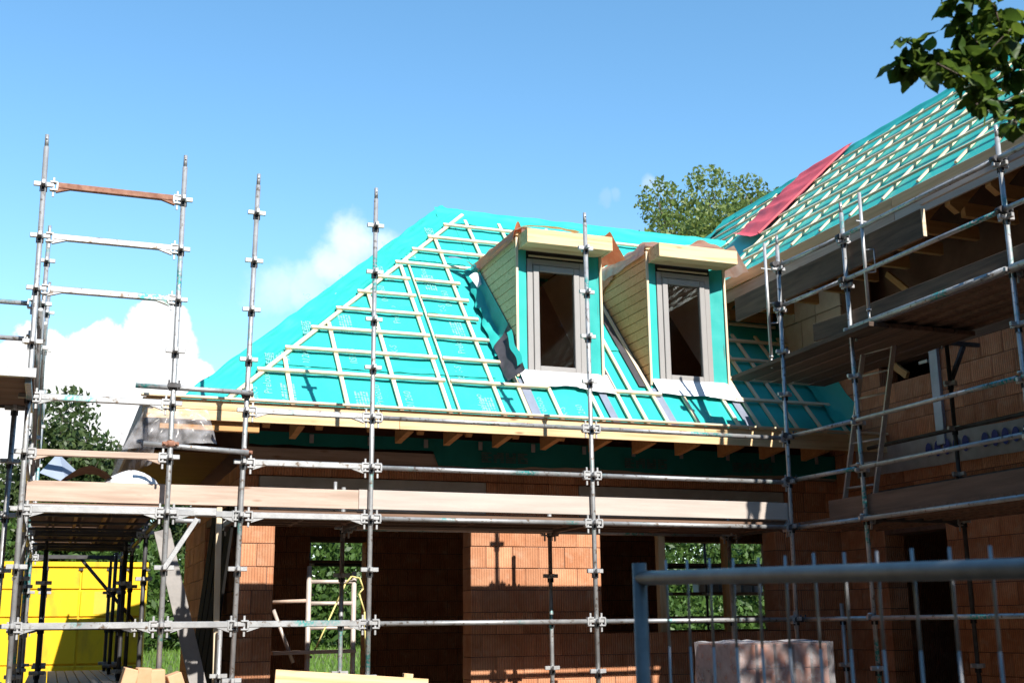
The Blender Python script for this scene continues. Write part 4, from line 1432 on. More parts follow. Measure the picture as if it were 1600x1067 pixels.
for ya, yb in ((SY + .05, 2.3), (2.36, 4.7), (4.76, 5.5)):
    MB().cbox(SX0 + .06, SX1 - .06, ya, yb, 1.052, 1.068, .002).build("deck_panel", M_BROWNPLANK, ss)
    for j in range(4):
        x = SX0 + .22 + j * .265
        beam("deck_joist", (x, ya, 1.03), (x, yb, 1.03), .028, .042, M_RAFTER if j else M_BROWNPLANK, ss)
        beam("deck_joist", (x + .06, ya, 1.03), (x + .06, yb, 1.03), .024, .042, M_BROWNPLANK, ss)
    for j in range(3):
        y = ya + (yb - ya) * (j + .5) / 3
        MB().cbox(SX0 + .05, SX1 - .05, y - .02, y + .02, .985, 1.008, .003).build("deck_crossbar", M_DKSTEEL, ss)
MB().cbox(SX0 + .03, SX1 + .45, SY + .03, SY + .075, .985, 1.055, .004).build("deck_edge", M_STEEL2, ss)
for j in range(10):
    x = SX0 + .10 + j * .118
    MB().cbox(x, x + .108, 3.0, 7.9, -.64, -.60, .004).build("low_deck_plank", M_DKSTEEL, ss)
# corner bracket and the tower further left with its high deck
mb = MB(); mb.tube((SX1 + .08, SY, .93), (SX1 + .30, SY, .93), .02, 8); mb.build("bracket_arm", M_STEEL2, ss)
beam("bracket_strut", (SX1 + .27, SY - .02, .95), (SX1 - .0, SY - .02, .50), .045, .05, M_STEEL2, ss, (0, 1, 0))
tt = thing("scaffold", "far left scaffold bay with a high deck, cut off by the frame edge", "scaffold", (-6.8, 0, ZG))
standard(tt, -5.70, .52, ZG, 2.15, mat=M_STEEL)
for yy in (-1.0, .52): standard(tt, -7.6, yy, ZG, 4.4)
for j in range(5):
    y0 = -.98 + j * .30
    MB().cbox(-7.6, -5.52, y0, y0 + .29, 2.03, 2.07, .004).build("deck_plank", M_BROWNPLANK, tt)
beam("deck_edge", (-7.6, -1.0, 2.05), (-5.50, -1.0, 2.05), .05, .08, M_STEEL2, tt); beam("deck_edge", (-7.6, .54, 2.05), (-5.50, .54, 2.05), .05, .08, M_DKSTEEL, tt)
for x in (-5.56, -6.2): beam("deck_crossbar", (x, -.97, 1.99), (x, .5, 1.99), .05, .05, M_STEEL, tt)
ledger(tt, (-7.6, .52, 3.03), (SX0, .52, 3.03), 'tube'); ledger(tt, (-7.6, .52, 2.68), (SX0, .52, 2.68), 'tube')
ledger(tt, (-7.6, .52, 1.0), (-5.7, .52, 1.0), 'tube', M_DKSTEEL)
beam("toe_board", (-7.6, .4, .55), (-5.72, .4, .55), .035, .15, M_OLDWOOD, tt)

# --- scaffold of the wing
ws = thing("scaffold", "shaded scaffold along the taller wing with plank decks on two levels", "scaffold", (3.2, -2.5, ZG))
standard(ws, 2.589, -1.113, ZG, 4.46, .008, -.006, kmin=-3)
standard(ws, 2.589, -3.476, ZG, 4.40, .004, .0); standard(ws, 2.6, -5.9, ZG, 4.4)
for yy in (-1.113, -3.476, -5.9):
    standard(ws, 3.85, yy, ZG, 3.0, spig=False, mat=M_DKSTEEL)
    ledger(ws, (2.589, yy, 3.0), (3.85, yy, 3.0), 'beam', M_DKSTEEL, name="transom"); ledger(ws, (2.589, yy, 1.0), (3.85, yy, 1.0), 'beam', M_DKSTEEL, name="transom")
    beam("bracket_arm", (3.85, yy, 2.97), (4.3, yy, 2.97), .045, .045, M_DKSTEEL, ws)
    beam("bracket_strut", (3.87, yy, 2.55), (4.08, yy, 2.94), .045, .045, M_DKSTEEL, ws, (0, 1, 0))
for kz, dark in ((4.06, 1), (3.57, 1), (2.03, 0), (1.53, 0), (1.0, 0), (.0, 0)):
    tube_part(ws, (2.50, .02, kz), (2.55, -1.07, kz), "guard_tube"); tube_part(ws, (2.55, -1.15, kz), (2.55, -3.44, kz), "guard_tube"); tube_part(ws, (2.55, -3.51, kz), (2.56, -5.9, kz), "guard_tube")
    for (x, y) in ((2.47, -.0), (2.589, -1.113), (2.589, -3.476)):
        clamp(ws, (x - .01, y, kz), kz > 3 or x < 2.5, R(90))
tube_part(ws, (2.56, -1.15, 3.02), (2.56, -3.44, 3.02), "deck_edge_tube", None, .034); tube_part(ws, (2.56, -3.5, 3.02), (2.56, -5.9, 3.02), "deck_edge_tube", None, .034)
tube_part(ws, (3.85, .4, 2.0), (3.85, -5.9, 2.0), "guard_tube", M_DKSTEEL); tube_part(ws, (3.85, .4, 1.45), (3.85, -5.9, 1.45), "guard_tube", M_DKSTEEL)
for lev, ya in ((3.0, -1.05), (1.0, .3)):
    for yb0, yb1 in ((ya, -3.45), (-3.5, -5.9)):
        for j in range(5):
            x = 2.63 + j * .238
            mb = MB(); mb.cbox(x, x + .228, yb1, yb0, lev + .03, lev + .072, .006)
            mb.box(x + .003, x + .03, yb1, yb0, lev, lev + .029); mb.box(x + .198, x + .225, yb1, yb0, lev, lev + .029)
            mb.build("deck_plank", M_BROWNPLANK, ws)
for j, (xa, mat) in enumerate(((2.58, M_DIRTYGREY), (2.86, M_BROWNPLANK), (3.14, M_BROWNPLANK), (3.42, M_BROWNPLANK), (3.70, M_BROWNPLANK))):
    beam("deck_plank", (xa, 1.15 - .1 * (j % 2), 2.925), (xa, -1.6, 2.96), .25, .05, mat, ws)
beam("toe_board", (2.66, 1.27, 3.845), (2.66, -2.31, 3.845), .04, .30, M_DIRTYGREY, ws)
MB().cbox(2.638, 2.682, -2.325, -2.311, 3.70, 3.99, .003).build("board_end", M_BATTEN, ws)
beam("toe_board", (2.65, -1.06, 3.13), (2.65, -5.9, 3.11), .035, .22, M_DIRTYGREY, ws)
beam("toe_board", (2.70, -.30, 3.18), (2.70, -1.4, 3.14), .035, .20, M_DIRTYGREY, ws)
beam("toe_board", (2.65, -.43, 1.155), (2.65, -5.9, 1.155), .04, .205, M_BROWNPLANK, ws)
beam("upper_rail_board", (2.66, -2.3, 4.09), (2.66, -5.9, 4.09), .035, .12, M_GREYWOOD, ws)


def gate_post(x, y, z0, z1):
    mb = MB(); mb.tube((x, y, z0 + .14), (x, y, z1), .02, 10); mb.tube((x, y, z0), (x, y, z0 + .14), .013, 8); mb.tube((x, y, z0 + .13), (x, y, z0 + .15), .026, 10)
    mb.cbox(x - .07, x + .07, y - .006, y + .006, z1 - .33, z1 - .315, .002)
    o = mb.build("guard_post", M_STEEL2, ws)
    zz = z0 + .55
    MB().path([(x + .02, y, zz), (x + .09, y - .05, zz), (x + .09, y - .05, zz + .25), (x + .02, y, zz + .25)], .008, 6).build("handle", M_STEEL2, o)


gate_post(2.55, .38, 2.9, 4.45); gate_post(2.55, -1.49, 3.0, 4.44)

# ladder between the wing decks
la = thing("ladder", "slim aluminium ladder leaning up through the wing scaffold", "ladder", (3.2, -.2, 1.07))
pa, pb = Vector((3.15, .06, 1.08)), Vector((3.2, -.53, 3.05)); off = Vector((.08, -.44, 0))
beam("rail", pa, pb, .025, .06, M_ALU, la, (1, 0, 0)); beam("rail", pa + off, pb + off, .025, .06, M_ALU, la, (1, 0, 0))
for i in range(8):
    t = (i + .5) / 8
    MB().tube(pa.lerp(pb, t), (pa + off).lerp(pb + off, t), .013, 8).build("rung", M_ALU, la)

# ------------------------------------------------------------------ loose things on and round the scaffolds
def sheet(name, fn, mat, label, cat, nu=24, nv=16, thick=.0):
    mb = MB(); mb.sm = True
    mb.grid(fn, nu, nv)
    o = mb.build(name, mat)
    return tag(o, label, cat)


def plasticfn(u, v):
    x = -4.50 + .60 * u + (v * (.18 * (u - .35)) - .14 * v * (1 - u))
    fold = .05 * math.sin(u * 17 + v * 3) * v + .03 * noise.noise(Vector((u * 7, v * 4, 2)))
    return (x, .84 + fold - .10 * v * math.sin(3.1 * u), 2.14 - (.34 + .10 * (1 - u)) * v + .03 * noise.noise(Vector((u * 5, 1, 1))) * v)


sheet("plastic_sheet", plasticfn, M_FILM, "clear plastic film draped from the left corner of the eaves", "plastic sheet", 70, 30)
sheet("plastic_sheet", lambda u, v: (-4.72 + .36 * u - .05 * v, .85 + .05 * math.sin(u * 12 + v * 4) + .8 * (1 - u) * v, 2.0 - .42 * v - .12 * (1 - u) + .03 * noise.noise(Vector((u * 6, v * 4, 9)))), M_FILM,
      "torn plastic film hanging behind the left eaves corner", "plastic sheet", 30, 20)
mb = MB(); mb.prism([(-5.44, .45, 1.40), (-5.30, .62, 1.60), (-5.10, .66, 1.42), (-5.22, .45, 1.32)], (.02, .012, .006))
tag(mb.build("insulation_offcut", M_BLUEGREY), "blue grey sheet offcut tilted up on the left deck", "offcut")
sheet("cardboard", lambda u, v: (-5.26 + .60 * u, .30 + .3 * v, 1.30 + .16 * math.sin(3.14 * min(1, u * 1.15)) * (1 - .25 * v) + .012 * noise.noise(Vector((u * 8, v * 5, 3)))), M_CARD,
      "bent brown cardboard arching above the toe board on the left deck", "cardboard")
mb = MB(); mb.sm = True


def sackfn(u, v):
    a = 2 * math.pi * u; b = (v - .5) * math.pi
    rr = 1 + .14 * noise.noise(Vector((math.cos(a) * 2, math.sin(a) * 2, v * 4)))
    return (-4.62 + .24 * math.cos(a) * math.cos(b) * rr, .42 + .20 * math.sin(a) * math.cos(b) * rr, 1.27 + .17 * math.sin(b) * rr)


tag(mb.grid(sackfn, 28, 18).build("sack", M_SACK), "full white plastic sack lying on the left deck", "sack")
# leaning boards by the left corner
gb_ = beam("leaning_board", (-3.50, 1.75, -1.5), (-4.20, 1.85, 1.0), .17, .025, M_GREYBOARD, None, (0, 1, 0), .003)
tag(gb_, "grey plaster smeared board leaning left beside the house corner", "board")
pr_ = beam("timber_prop", (-3.62, 1.32, ZG), (-3.68, 1.30, 1.2), .055, .06, M_BATTEN, None, (0, 1, 0))
tag(pr_, "square timber post standing under the deck beside the left brick corner", "timber post")
lab = ["black shuttering board nearest the brick corner, leaning on the left wall", "second black shuttering board from the brick corner",
       "third black shuttering board from the brick corner", "fourth black shuttering board, the farthest from the brick corner"]
for i in range(4):
    o = beam("shuttering_board", (-3.70, 2.35 + i * .52, ZG), (-3.40, 2.35 + i * .52, 1.35), .44, .03, M_BLACKBOARD, None, (-1, 0, .2))
    tag(o, lab[i], "board", "black boards on the left wall")
# mobile access frame behind the opening
af = thing("access_frame", "pinkish metal ladder frame with rungs standing in the large opening", "access frame", (-2.15, 2.8, ZG))
mb = MB(); mb.tube((-2.415, 2.8, ZG), (-2.42, 2.8, .68), .03, 12); mb.build("upright", M_ALU, af)
mb = MB(); mb.tube((-1.875, 2.8, ZG), (-1.88, 2.8, .62), .03, 12); mb.build("upright", M_ALU, af)
mb = MB(); mb.tube((-2.81, 3.5, ZG), (-2.815, 3.5, .62), .025, 10); mb.build("upright", M_DKSTEEL, af)
for z in (.50, .25, -.03, -.6, -.95):
    MB().tube((-2.415, 2.8, z), (-1.878, 2.8, z), .024, 10).build("rung", M_ALU, af)
beam("platform_board", (-2.83, 2.83, -.31), (-1.86, 2.83, -.30), .24, .04, M_OLDWOOD, af)
MB().tube((-2.80, 3.0, .27), (-2.42, 2.8, .28), .022, 8).build("brace", M_OLDWOOD, af)
MB().tube((-2.81, 2.9, .18), (-2.58, 2.8, -.42), .022, 8).build("brace", M_ALU, af)
mb = MB()
pts = [Vector((-2.36, 2.76, -.33)), Vector((-2.10, 2.74, .25)), Vector((-2.0, 2.74, .47)), Vector((-1.93, 2.72, .56)), Vector((-1.83, 2.72, .54)), Vector((-1.78, 2.74, .42)), Vector((-1.83, 2.74, .36)), Vector((-1.76, 2.74, .15)), Vector((-1.74, 2.74, -.3)), Vector((-1.66, 2.75, -.8)), Vector((-1.62, 2.7, -1.7))]
tag(mb.path(pts, .010, 6).build("rope", M_ROPE), "thin yellow rope looped over the ladder frame in the opening", "rope")
o = beam("timber_prop", (2.0, 2.35, ZG), (2.0, 2.35, 1.62), .10, .09, M_SPRUCE, None, (0, 1, 0))
tag(o, "pale timber prop standing inside the right hand window opening", "timber post")
o = beam("timber_prop", (3.05, 2.5, ZG), (3.05, 2.5, 1.62), .11, .09, M_RAFTER, None, (0, 1, 0))
tag(o, "shaded timber prop near the right end of the window opening", "timber post")

# things along the bottom edge
o = beam("timber_sheet", (-3.37, -.40, -1.05), (-1.93, -.36, -1.17), .03, 1.33, M_SPRUCE, None, (0, .12, 1))
tag(o, "fresh yellow timber panel leaning low behind the bottom edge of the photo", "panel")
o = beam("timber_block", (-2.15, -.2, -1.3), (-2.05, -.2, -.46), .09, .06, M_SPRUCE, None, (0, 1, 0)); tag(o, "short timber stub sticking up behind the yellow panel", "timber")
bt = MB().cbox(-4.72, -3.95, -.75, -.05, ZG, -.70, .02).build("brick_stack", M_WRAPBR)
tag(bt, "stack of red blocks at the foot of the left scaffold", "brick stack")
lb = ["tan block tilted at the left end of the low stack", "upright tan block second from the left on the low stack", "upright tan block third from the left on the low stack", "tan block lying askew at the right end of the low stack"]
M_TAN = material("tan_block", (.62, .38, .22), (.52, .30, .16), .9, 0, (5, 5, 5), objrand=.06, bump=.2)
for i, (x, a, zz) in enumerate(((-4.60, 14, -.50), (-4.47, 3, -.50), (-4.35, -3, -.515), (-4.17, -20, -.545))):
    o = MB().cbox(-.06, .06, -.16, .16, -.15, .15, .006).build("block", M_TAN, None, Matrix.Translation((x, -.4, zz)) @ Matrix.Rotation(R(a), 4, 'Y'))
    tag(o, lb[i], "block", "tan blocks on the low stack")
MB().cbox(.16, .50, 1.35, 1.75, ZG, -.88, .01).build("brick_stack", M_WRAPBR)
tag(bpy.data.objects["brick_stack.001"], "low stack of red blocks in front of the middle pier", "brick stack")
o = MB().cbox(-.17, .17, -.12, .12, -.12, .12, .006).build("block", M_BRICK, None, Matrix.Translation((.33, 1.55, -.755)))
tag(o, "red hollow block on the low stack before the middle pier", "block")

# pallet of wrapped bricks
pw = thing("brick_pallet", "pallet of red bricks wrapped in clear film behind the mesh fence", "brick pallet", (1.06, -1.1, ZG))
for i in range(3):
    MB().cbox(.77 + i * .42, .89 + i * .42, -1.5, -.9, ZG, ZG + .12, .005).build("pallet_block", M_OLDWOOD, pw)
MB().cbox(.76, 1.76, -1.5, -.9, ZG + .121, ZG + .15, .005).build("pallet_board", M_OLDWOOD, pw)
wbm = MB().cbox(-.085, .085, -.19, .19, -.110, .110, .006).mesh("brick", M_WRAPBR)
for r_ in range(6):
    for c_ in range(5):
        inst("brick", wbm, pw, Matrix.Translation((.86 + c_ * .20, -1.30 + RND.uniform(-.006, .006), ZG + .262 + r_ * .224)))
        if r_ == 5: inst("brick", wbm, pw, Matrix.Translation((.86 + c_ * .20, -.905, ZG + .262 + r_ * .224)))
mb = MB(); mb.sm = True


def wrapfn(u, v):
    per = [(.74, -1.52), (1.79, -1.52), (1.79, -.69), (.74, -.69), (.74, -1.52)]
    k = min(3, int(u * 4)); t = u * 4 - k
    x = per[k][0] + (per[k + 1][0] - per[k][0]) * t; y = per[k][1] + (per[k + 1][1] - per[k][1]) * t
    b = .014 * noise.noise(Vector((u * 30, v * 6, 2)))
    return (x + b, y - abs(b) * 1.2, ZG + .3 + (1.21) * v + .012 * noise.noise(Vector((u * 20, 3, v * 2))))


mb.grid(wrapfn, 96, 14)
mb.grid(lambda u, v: (.74 + 1.05 * u, -1.52 + .83 * v, ZG + 1.51 + .03 * noise.noise(Vector((u * 6, v * 4, 7)))), 24, 12)
mb.build("film_wrap", M_FILM2, pw)

# yellow container behind the left scaffold
ct = thing("container", "yellow ribbed steel container behind the left scaffold", "container", (-6.1, 12.3, ZG))
CX0, CX1, CY, CT = -8.9, -3.66, 11.2, 1.13
MB().cbox(CX0, CX1, CY + .03, CY + 2.3, ZG + .15, CT, .02).build("body", M_YELLOW, ct)
x = CX0; k = 0
while x < CX1 - .1:
    w = min((.47, .33, .57)[k % 3], CX1 - x)
    for za, zb in ((ZG + .22, -.62), (-.59, .18), (.21, .65), (.68, CT - .09)):
        MB().cbox(x + .012, x + w - .012, CY, CY + .045, za, zb, .012).build("panel", M_YELLOW, ct)
    MB().cbox(x + w - .05, x + w + .03, CY - .018, CY + .0, 1.0, 1.035, .003).build("hook", M_DKSTEEL, ct)
    x += w; k += 1
MB().cbox(CX0, CX1, CY - .03, CY + .045, CT - .07, CT + .02, .01).build("top_rail", M_YELLOW, ct)
MB().cbox(CX0, CX1, CY - .04, CY + .04, ZG + .05, ZG + .2, .01).build("bottom_rail", M_DKSTEEL, ct)
MB().cbox(-4.55, -4.05, CY - .004, CY + .01, .25, .64, .002).build("faded_patch", M_YELLOW2, ct)

# mesh fence in the foreground
fc = thing("mesh_fence", "galvanised mobile mesh fence panel close to the camera at lower right", "fence", (-3.5, -8.9, ZG))
A = Vector((-3.594, -8.197, .0975)); B = Vector((-3.462, -9.612, .060))
dv = (B - A).normalized(); E_ = A + dv * 3.3
MB().tube(A + dv * .0, E_, .021, 16).build("frame_tube", M_FENCE, fc)
MB().tube((A.x, A.y, ZG), (A.x, A.y, .142), .0215, 16).build("frame_tube", M_FENCE, fc)
MB().tube((E_.x, E_.y, ZG), (E_.x, E_.y, E_.z + .045), .0215, 16).build("frame_tube", M_FENCE, fc)
MB().tube((A.x, A.y, ZG + .15), (E_.x, E_.y, ZG + .15), .021, 12).build("frame_tube", M_FENCE, fc)
sid = Vector((dv.y, -dv.x, 0)) * -.0
nW = 30
for i in range(1, nW):
    p = A.lerp(E_, i / nW); j = RND.uniform(-.004, .004)
    q = Vector((p.x + .022, p.y, 0))
    MB().path([(q.x + j, q.y, ZG + .1), (q.x - j * .6, q.y + j, -.5), (q.x + j * .4, q.y - j, -.1), (q.x, q.y, p.z + .05 + j)], .0036, 6).build("vertical_wire", M_STEEL2, fc)
for z in (-.75, -1.1, -1.45):
    MB().tube((A.x + .027, A.y, z), (E_.x + .027, E_.y, z), .002, 5).build("horizontal_wire", M_FENCE, fc)
fb = MB().cbox(A.x - .1, A.x + .13, A.y - .35, A.y + .35, ZG, ZG + .14, .02).build("fence_foot", M_CONC)
tag(fb, "concrete foot block under the near end of the mesh fence", "fence foot")

# back scaffold behind the house, seen through the openings
bs = thing("scaffold", "dark scaffold behind the house seen through the openings", "scaffold", (2, 9, ZG))
for x in (-1.25, .8, 3.2, 5.2, 6.3, 7.6):
    standard(bs, x, 8.75, ZG, 2.3, mat=M_DKSTEEL, spig=False)
for k in (3, 2, 0):
    ledger(bs, (-1.25, 8.75, k * .5), (3.2, 8.75, k * .5), 'tube', M_DKSTEEL, False); ledger(bs, (3.2, 8.75, k * .5), (7.6, 8.75, k * .5), 'tube', M_DKSTEEL, False)
beam("deck_plank", (-1.4, 8.9, 1.05), (7.7, 8.9, 1.05), .5, .05, M_DIRTYGREY, bs); beam("deck_plank", (5.6, 8.98, .52), (7.7, 8.98, .52), .4, .05, M_DIRTYGREY, bs); beam("toe_board", (3.3, 8.7, .95), (7.7, 8.7, .75), .04, .2, M_DIRTYGREY, bs)
beam("toe_board", (4.4, 8.7, .05), (7.7, 8.7, .05), .04, .12, M_DIRTYGREY, bs)
for i in range(6):
    o = MB().cbox(-.10, .10, -.12, .12, -.15, .15, .01).build("packet", M_BLUEGREY if i % 3 else M_SACK, None, Matrix.Translation((6.30 + i * .24, 8.98, .696)))
    tag(o, ("white packet at the left end of the row behind the right window", "blue grey packet just right of the white end packet", "second blue grey packet, left of the middle white packet",
            "white packet in the middle of the row behind the right window", "blue grey packet just right of the middle white packet", "blue grey packet at the right end of the row")[i], "packet", "packets on the rear deck")

# ------------------------------------------------------------------ trees and hedge
def leaf_cloud(mb, blobs, n, size, rnd, shell=.55, gaps=True):
    """many small leaf cards through the volume of a crown made of uneven clumps"""
    tot = sum(b[3] * b[4] for b in blobs)
    for (cx, cy, cz, rx, rz) in blobs:
        m = int(n * rx * rz / tot)
        for _ in range(m):
            while True:
                p = Vector((rnd.uniform(-1, 1), rnd.uniform(-1, 1), rnd.uniform(-1, 1)))
                if p.length < 1 and p.length > rnd.random() * shell: break
            q = Vector((cx + p.x * rx, cy + p.y * rx, cz + p.z * rz))
            if gaps and noise.noise(q * (1.1 / max(.5, rx) * 1.4)) < -.12 and rnd.random() < .8: continue
            s = size * rnd.uniform(.6, 1.3)
            a = Vector((rnd.gauss(0, 1), rnd.gauss(0, 1), rnd.gauss(0, .7))).normalized()
            b = a.orthogonal().normalized(); b.rotate(Matrix.Rotation(rnd.uniform(0, 6.28), 3, a)); b *= s; c = a.cross(b) * .5
            mb.add([q - b * .5, q + c * .5, q + b * .5, q - c * .5], [(0, 1, 2, 3)])


def tree(name, label, base, blobs, n, size, mat, seed, trunk_r, group=None):
    r = random.Random(seed)
    t = thing(name, label, "tree", base, group)
    top = max(b[2] for b in blobs); cx = sum(b[0] for b in blobs) / len(blobs); cy = sum(b[1] for b in blobs) / len(blobs)
    p0 = Vector(base); fork = Vector((cx, cy, base[2] + (top - base[2]) * .42))
    mb = MB(); mid = p0.lerp(fork, .5) + Vector((r.uniform(-.2, .2), 0, 0))
    mb.tube(p0, mid, trunk_r, 10, trunk_r * .8); mb.tube(mid, fork, trunk_r * .8, 10, trunk_r * .6)
    mb.build("trunk", M_BARK, t)
    for b in blobs:
        m = MB(); e = Vector(b[:3]); k = fork.lerp(e, .5) + Vector((0, 0, -.12 * (e - fork).length))
        m.tube(fork, k, trunk_r * .45, 7, trunk_r * .28); m.tube(k, e, trunk_r * .28, 7, trunk_r * .1)
        for _ in range(4):
            d = Vector((r.uniform(-1, 1) * b[3], r.uniform(-1, 1) * b[3], r.uniform(-.3, 1) * b[4])) * .8
            m.tube(k.lerp(e, r.uniform(.4, 1)), e + d, trunk_r * .1, 5, trunk_r * .03)
        m.build("limb", M_BARK, t)
    mb = MB(); leaf_cloud(mb, blobs, n, size, r)
    mb.build("crown", mat, t, kind='stuff')
    return t


def blobs_of(c, rx, rz, n, seed, s=(.32, .5)):
    r = random.Random(seed); out = []
    for i in range(n):
        while True:
            p = Vector((r.uniform(-1, 1), r.uniform(-1, 1), r.uniform(-1, 1)))
            if p.length < 1: break
        k = r.uniform(*s)
        out.append((c[0] + p.x * rx * .8, c[1] + p.y * rx * .8, c[2] + p.z * rz * .8, rx * k, rz * k))
    return out


tree("tree", "dark leafy tree rising behind the left scaffold", (-4.9, 32, ground_z(0, 32)), blobs_of((-5.0, 32, 5.0), 3.0, 3.2, 22, 2, (.24, .42)), 17000, .25, M_LEAF_LEFT, 21, .22, None)
tree("tree", "lower dark tree at the far left edge behind the scaffold", (-8.3, 31, ground_z(0, 31)), blobs_of((-8.0, 31, 3.2), 2.4, 2.6, 12, 5), 8000, .26, M_LEAF_LEFT, 22, .2, None)
tree("tree", "small dark tree between the left tree and the house", (-2.3, 30, ground_z(0, 30)), blobs_of((-2.3, 30, 4.0), 1.5, 1.9, 9, 7), 6000, .24, M_LEAF_LEFT, 24, .16, None)
tree("tree", "tall olive green tree rising above the ridge beside the wing roof", (26, 40, 3), blobs_of((25.5, 40, 18.0), 6.0, 6.2, 50, 3, (.19, .32)), 46000, .29, M_LEAF_BACK, 23, .4, None)
r5 = random.Random(31)
mb = MB()
bl = []
for i in range(46):
    x = -11 + i * .85
    bl.append((x + r5.uniform(-.3, .3), 28.5 + r5.uniform(-1, 1), ground_z(x, 28.5) + r5.uniform(1.2, 3.3), r5.uniform(.8, 1.3), r5.uniform(.9, 1.6)))
    bl.append((x + r5.uniform(-.3, .3), 28.0 + r5.uniform(-.5, .5), ground_z(x, 28) + .8, 1.1, 1.0))
for i in range(44):
    x = -12 + i * 1.0
    bl.append((x + r5.uniform(-.4, .4), 33 + r5.uniform(-1, 1), ground_z(x, 33) + r5.uniform(2.2, 4.4), 1.4, 1.5))
for i in range(44):
    bl.append((-12 + i + r5.uniform(-.4, .4), 33, ground_z(-12 + i, 33) + 1.2, 1.4, 1.4))
leaf_cloud(mb, bl, 120000, .27, r5, .8, False)
hd = thing("hedge", "tall green garden hedge across the lawn behind the house", "hedge", (6, 28.5, ground_z(6, 28.5)))
mb.build("foliage", M_LEAF_HEDGE, hd, kind='stuff')

# added tree belt, unseen behind and left of the camera, cuts sky fill
mb = MB(); bl = []
for i in range(30):
    x = -30 + i * 2.3
    bl.append((x, -33 + 3 * r5.random(), ZG + 3.0, 2.2, 3.2)); bl.append((x + 1, -34 + 3 * r5.random(), ZG + r5.uniform(6, 9), 2.5, 2.8)); bl.append((x + .5, -34 + 3 * r5.random(), ZG + r5.uniform(10, 14), 2.6, 3.2)); bl.append((x + .5, -35 + 3 * r5.random(), ZG + r5.uniform(14, 18), 2.6, 3.2))
for i in range(26):
    for (h, rx) in ((3.2, 2.4), (r5.uniform(6, 8), 2.6), (r5.uniform(10, 13), 2.6), (r5.uniform(14, 18), 2.8)):
        bl.append((-20 + 3 * r5.random(), -32 + i * 2.5, ZG + h, rx, 3.0))
leaf_cloud(mb, bl, 60000, 1.05, r5, .7, False)
sky_screen = thing("hedge", "added unseen tree belt blocking sky light, behind and left of the viewpoint", "hedge", (0, -34, ZG))
mb.build("foliage", M_LEAF_LEFT, sky_screen, kind='stuff')

# --- the tree whose sprig hangs into the top right corner
ft = thing("tree", "near tree with dark green leaves hanging into the top right corner", "tree", (.6, -12.8, ZG))
mb = MB(); mb.tube((.6, -12.8, ZG), (.5, -12.6, 1.6), .19, 12, .15); mb.tube((.5, -12.6, 1.6), (.1, -11.6, 3.0), .15, 12, .10)
mb.build("trunk", M_BARK, ft)
for a, b, c in (((.1, -11.6, 3.0), (-.6, -9.8, 2.9), (-1.55, -8.45, 2.2)), ((.1, -11.6, 3.0), (1.2, -9.8, 4.2), (2.0, -8.6, 4.8)), ((.5, -12.6, 1.6), (-1.0, -13.0, 3.0), (-2.2, -13.2, 3.8))):
    m = MB(); m.tube(a, b, .06, 8, .03); m.tube(b, c, .03, 8, .009); m.build("limb", M_BARK, ft)
ANC = Vector((-2.126, -8.163, 2.094)); AR = Vector((.935, -.355, 0)); AD = Vector((.355, .935, 0)); AZ = Vector((0, 0, 1))
LP = lambda a, b, c=0.: ANC + AR * a + AZ * b + AD * c


def leaf_mesh(seed):
    r = random.Random(seed); mb = MB(); mb.sm = True
    prof = [(0, .03), (.06, .2), (.14, .36), (.26, .47), (.38, .5), (.52, .46), (.66, .37), (.80, .23), (.91, .10), (1.0, .0)]
    tw_, bow = r.uniform(-.5, .5), r.uniform(.1, .4)
    vs = []; fs = []
    for i, (t, w) in enumerate(prof):
        cz = -bow * t * t
        for sgn in (-1, 0, 1):
            vs.append((t, sgn * w * .8 * (1 + .06 * r.uniform(-1, 1)), cz + abs(sgn) * w * .3 + sgn * w * tw_ * t + .035 * math.sin(t * 14 + sgn)))
    for i in range(len(prof) - 1):
        for k in (0, 1):
            a = i * 3 + k
            fs.append((a, a + 3, a + 4, a + 1))
    mb.add(vs, fs)
    mb.sm = False
    mb.tube((-.28, 0, .0), (.02, 0, 0), .012, 4, caps=False)
    return mb.mesh("leaf", M_LEAF_NEAR)


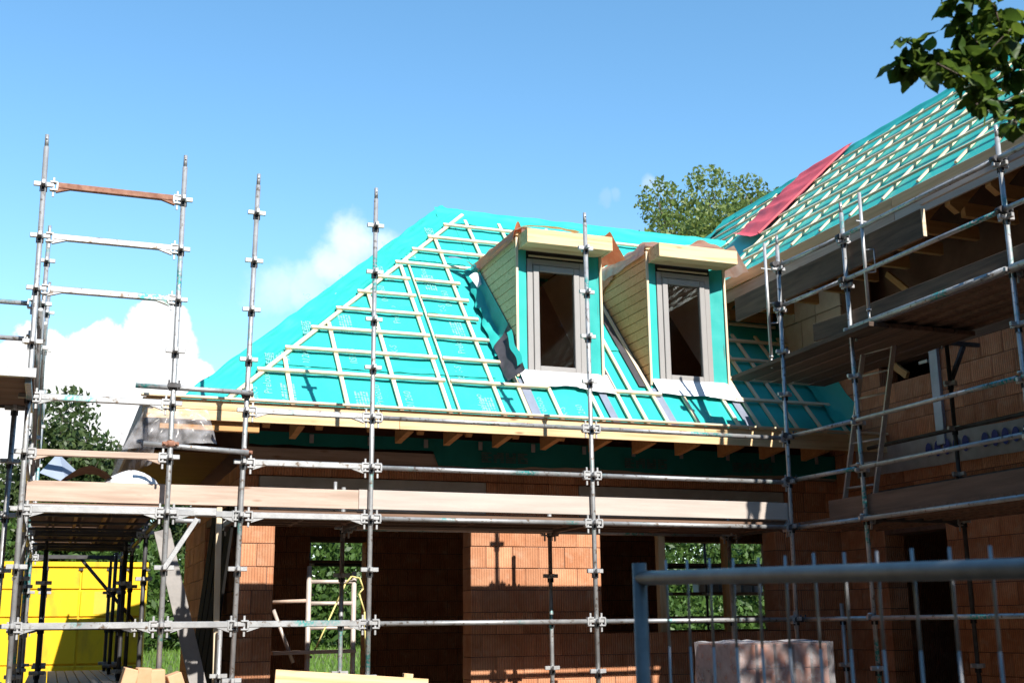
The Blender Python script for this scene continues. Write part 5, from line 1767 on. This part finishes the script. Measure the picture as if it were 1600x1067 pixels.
LEAVES = [leaf_mesh(i) for i in range(5)]
r6 = random.Random(12)
TW_ = [[(.52, .07), (.15, .025), (-.05, .012), (-.21, .06)], [(.15, .025), (.0, .10), (-.05, .19), (-.06, .27)],
       [(.15, .025), (.05, -.07), (-.12, -.06), (-.22, -.0)], [(.52, -.17), (.25, -.17), (.10, -.17), (.015, -.25)],
       [(.10, -.17), (-.05, -.14), (-.14, -.11)], [(.52, .27), (.25, .10), (.15, .15), (.08, .13)], [(.25, -.17), (.22, -.25), (.18, -.31)],
       [(.15, .025), (.10, .12), (.06, .22)], [(.30, .0), (.22, -.06), (.12, -.1)]]
nleaf = 0
extra = []
for ti, tw in enumerate(TW_):
    pts = [LP(a, b, .12 * math.sin(ti * 2.3 + i)) for i, (a, b) in enumerate(tw)]
    MB().path(pts, .004, 6).build("twig", M_BARK, ft)
    for i in range(len(pts) - 1):
        L = (pts[i + 1] - pts[i]).length
        m = int(L / .007) + 1
        if ti in (6, 3) : m = int(m * .75)
        for k in range(m):
            p = pts[i].lerp(pts[i + 1], (k + r6.random()) / m)
            d = Vector((r6.gauss(0, 1), r6.gauss(0, 1), r6.gauss(-.3, .7))).normalized()
            z = Vector((r6.gauss(0, .6), r6.gauss(0, .6), 1)).normalized()
            y = z.cross(d).normalized(); z = d.cross(y)
            M = Matrix((d, y, z)).transposed().to_4x4(); M.translation = p + d * .02
            if nleaf >= 285:
                extra.append((M, r6.uniform(.045, .085)))
            else:
                inst("leaf", r6.choice(LEAVES), ft, M @ Matrix.Scale(r6.uniform(.05, .092), 4)); nleaf += 1
mb = MB()
leaf_cloud(mb, [(1.9, -8.6, 4.7, 1.5, .9), (1.0, -9.0, 4.3, 1.2, .9), (2.8, -8.4, 4.9, 1.1, .8)], 3200, .15, r6, .3)
leaf_cloud(mb, [(-2.2, -13.3, 3.6, 1.5, 1.1), (-3.3, -13.6, 3.2, 1.3, 1.0), (-1.2, -13.2, 4.2, 1.3, 1.0), (-2.6, -13.0, 4.3, 1.2, .8), (.2, -11.4, 4.4, 1.3, 1.0)], 9000, .2, r6, .3)
mb.build("crown", M_LEAF_NEAR, ft, kind='stuff')
mb = MB(); mb.sm = True
for M, sc_ in extra:
    me = r6.choice(LEAVES); Ms = M @ Matrix.Scale(sc_, 4)
    mb.add([Ms @ v.co for v in me.vertices], [tuple(p.vertices) for p in me.polygons])
mb.build("foliage", M_LEAF_NEAR, ft, kind='stuff')

standard(ws, 3.05, .05, ZG, .17, kmin=-3, spig=False, mat=M_STEEL2)
mb = MB(); mb.sm = True
mb.grid(lambda u, v: ROOF_PLANE(4.26 + .24 * v ** .8, 1.60 + 1.0 * u, .05 + .26 * v ** 2.4 + .035 * noise.noise(Vector((u * 6, v * 3, 4)))), 36, 14).build("membrane_upstand", M_TEALD, house)

# the wing stands a degree off square
wing.rotation_euler = (0, 0, .02)
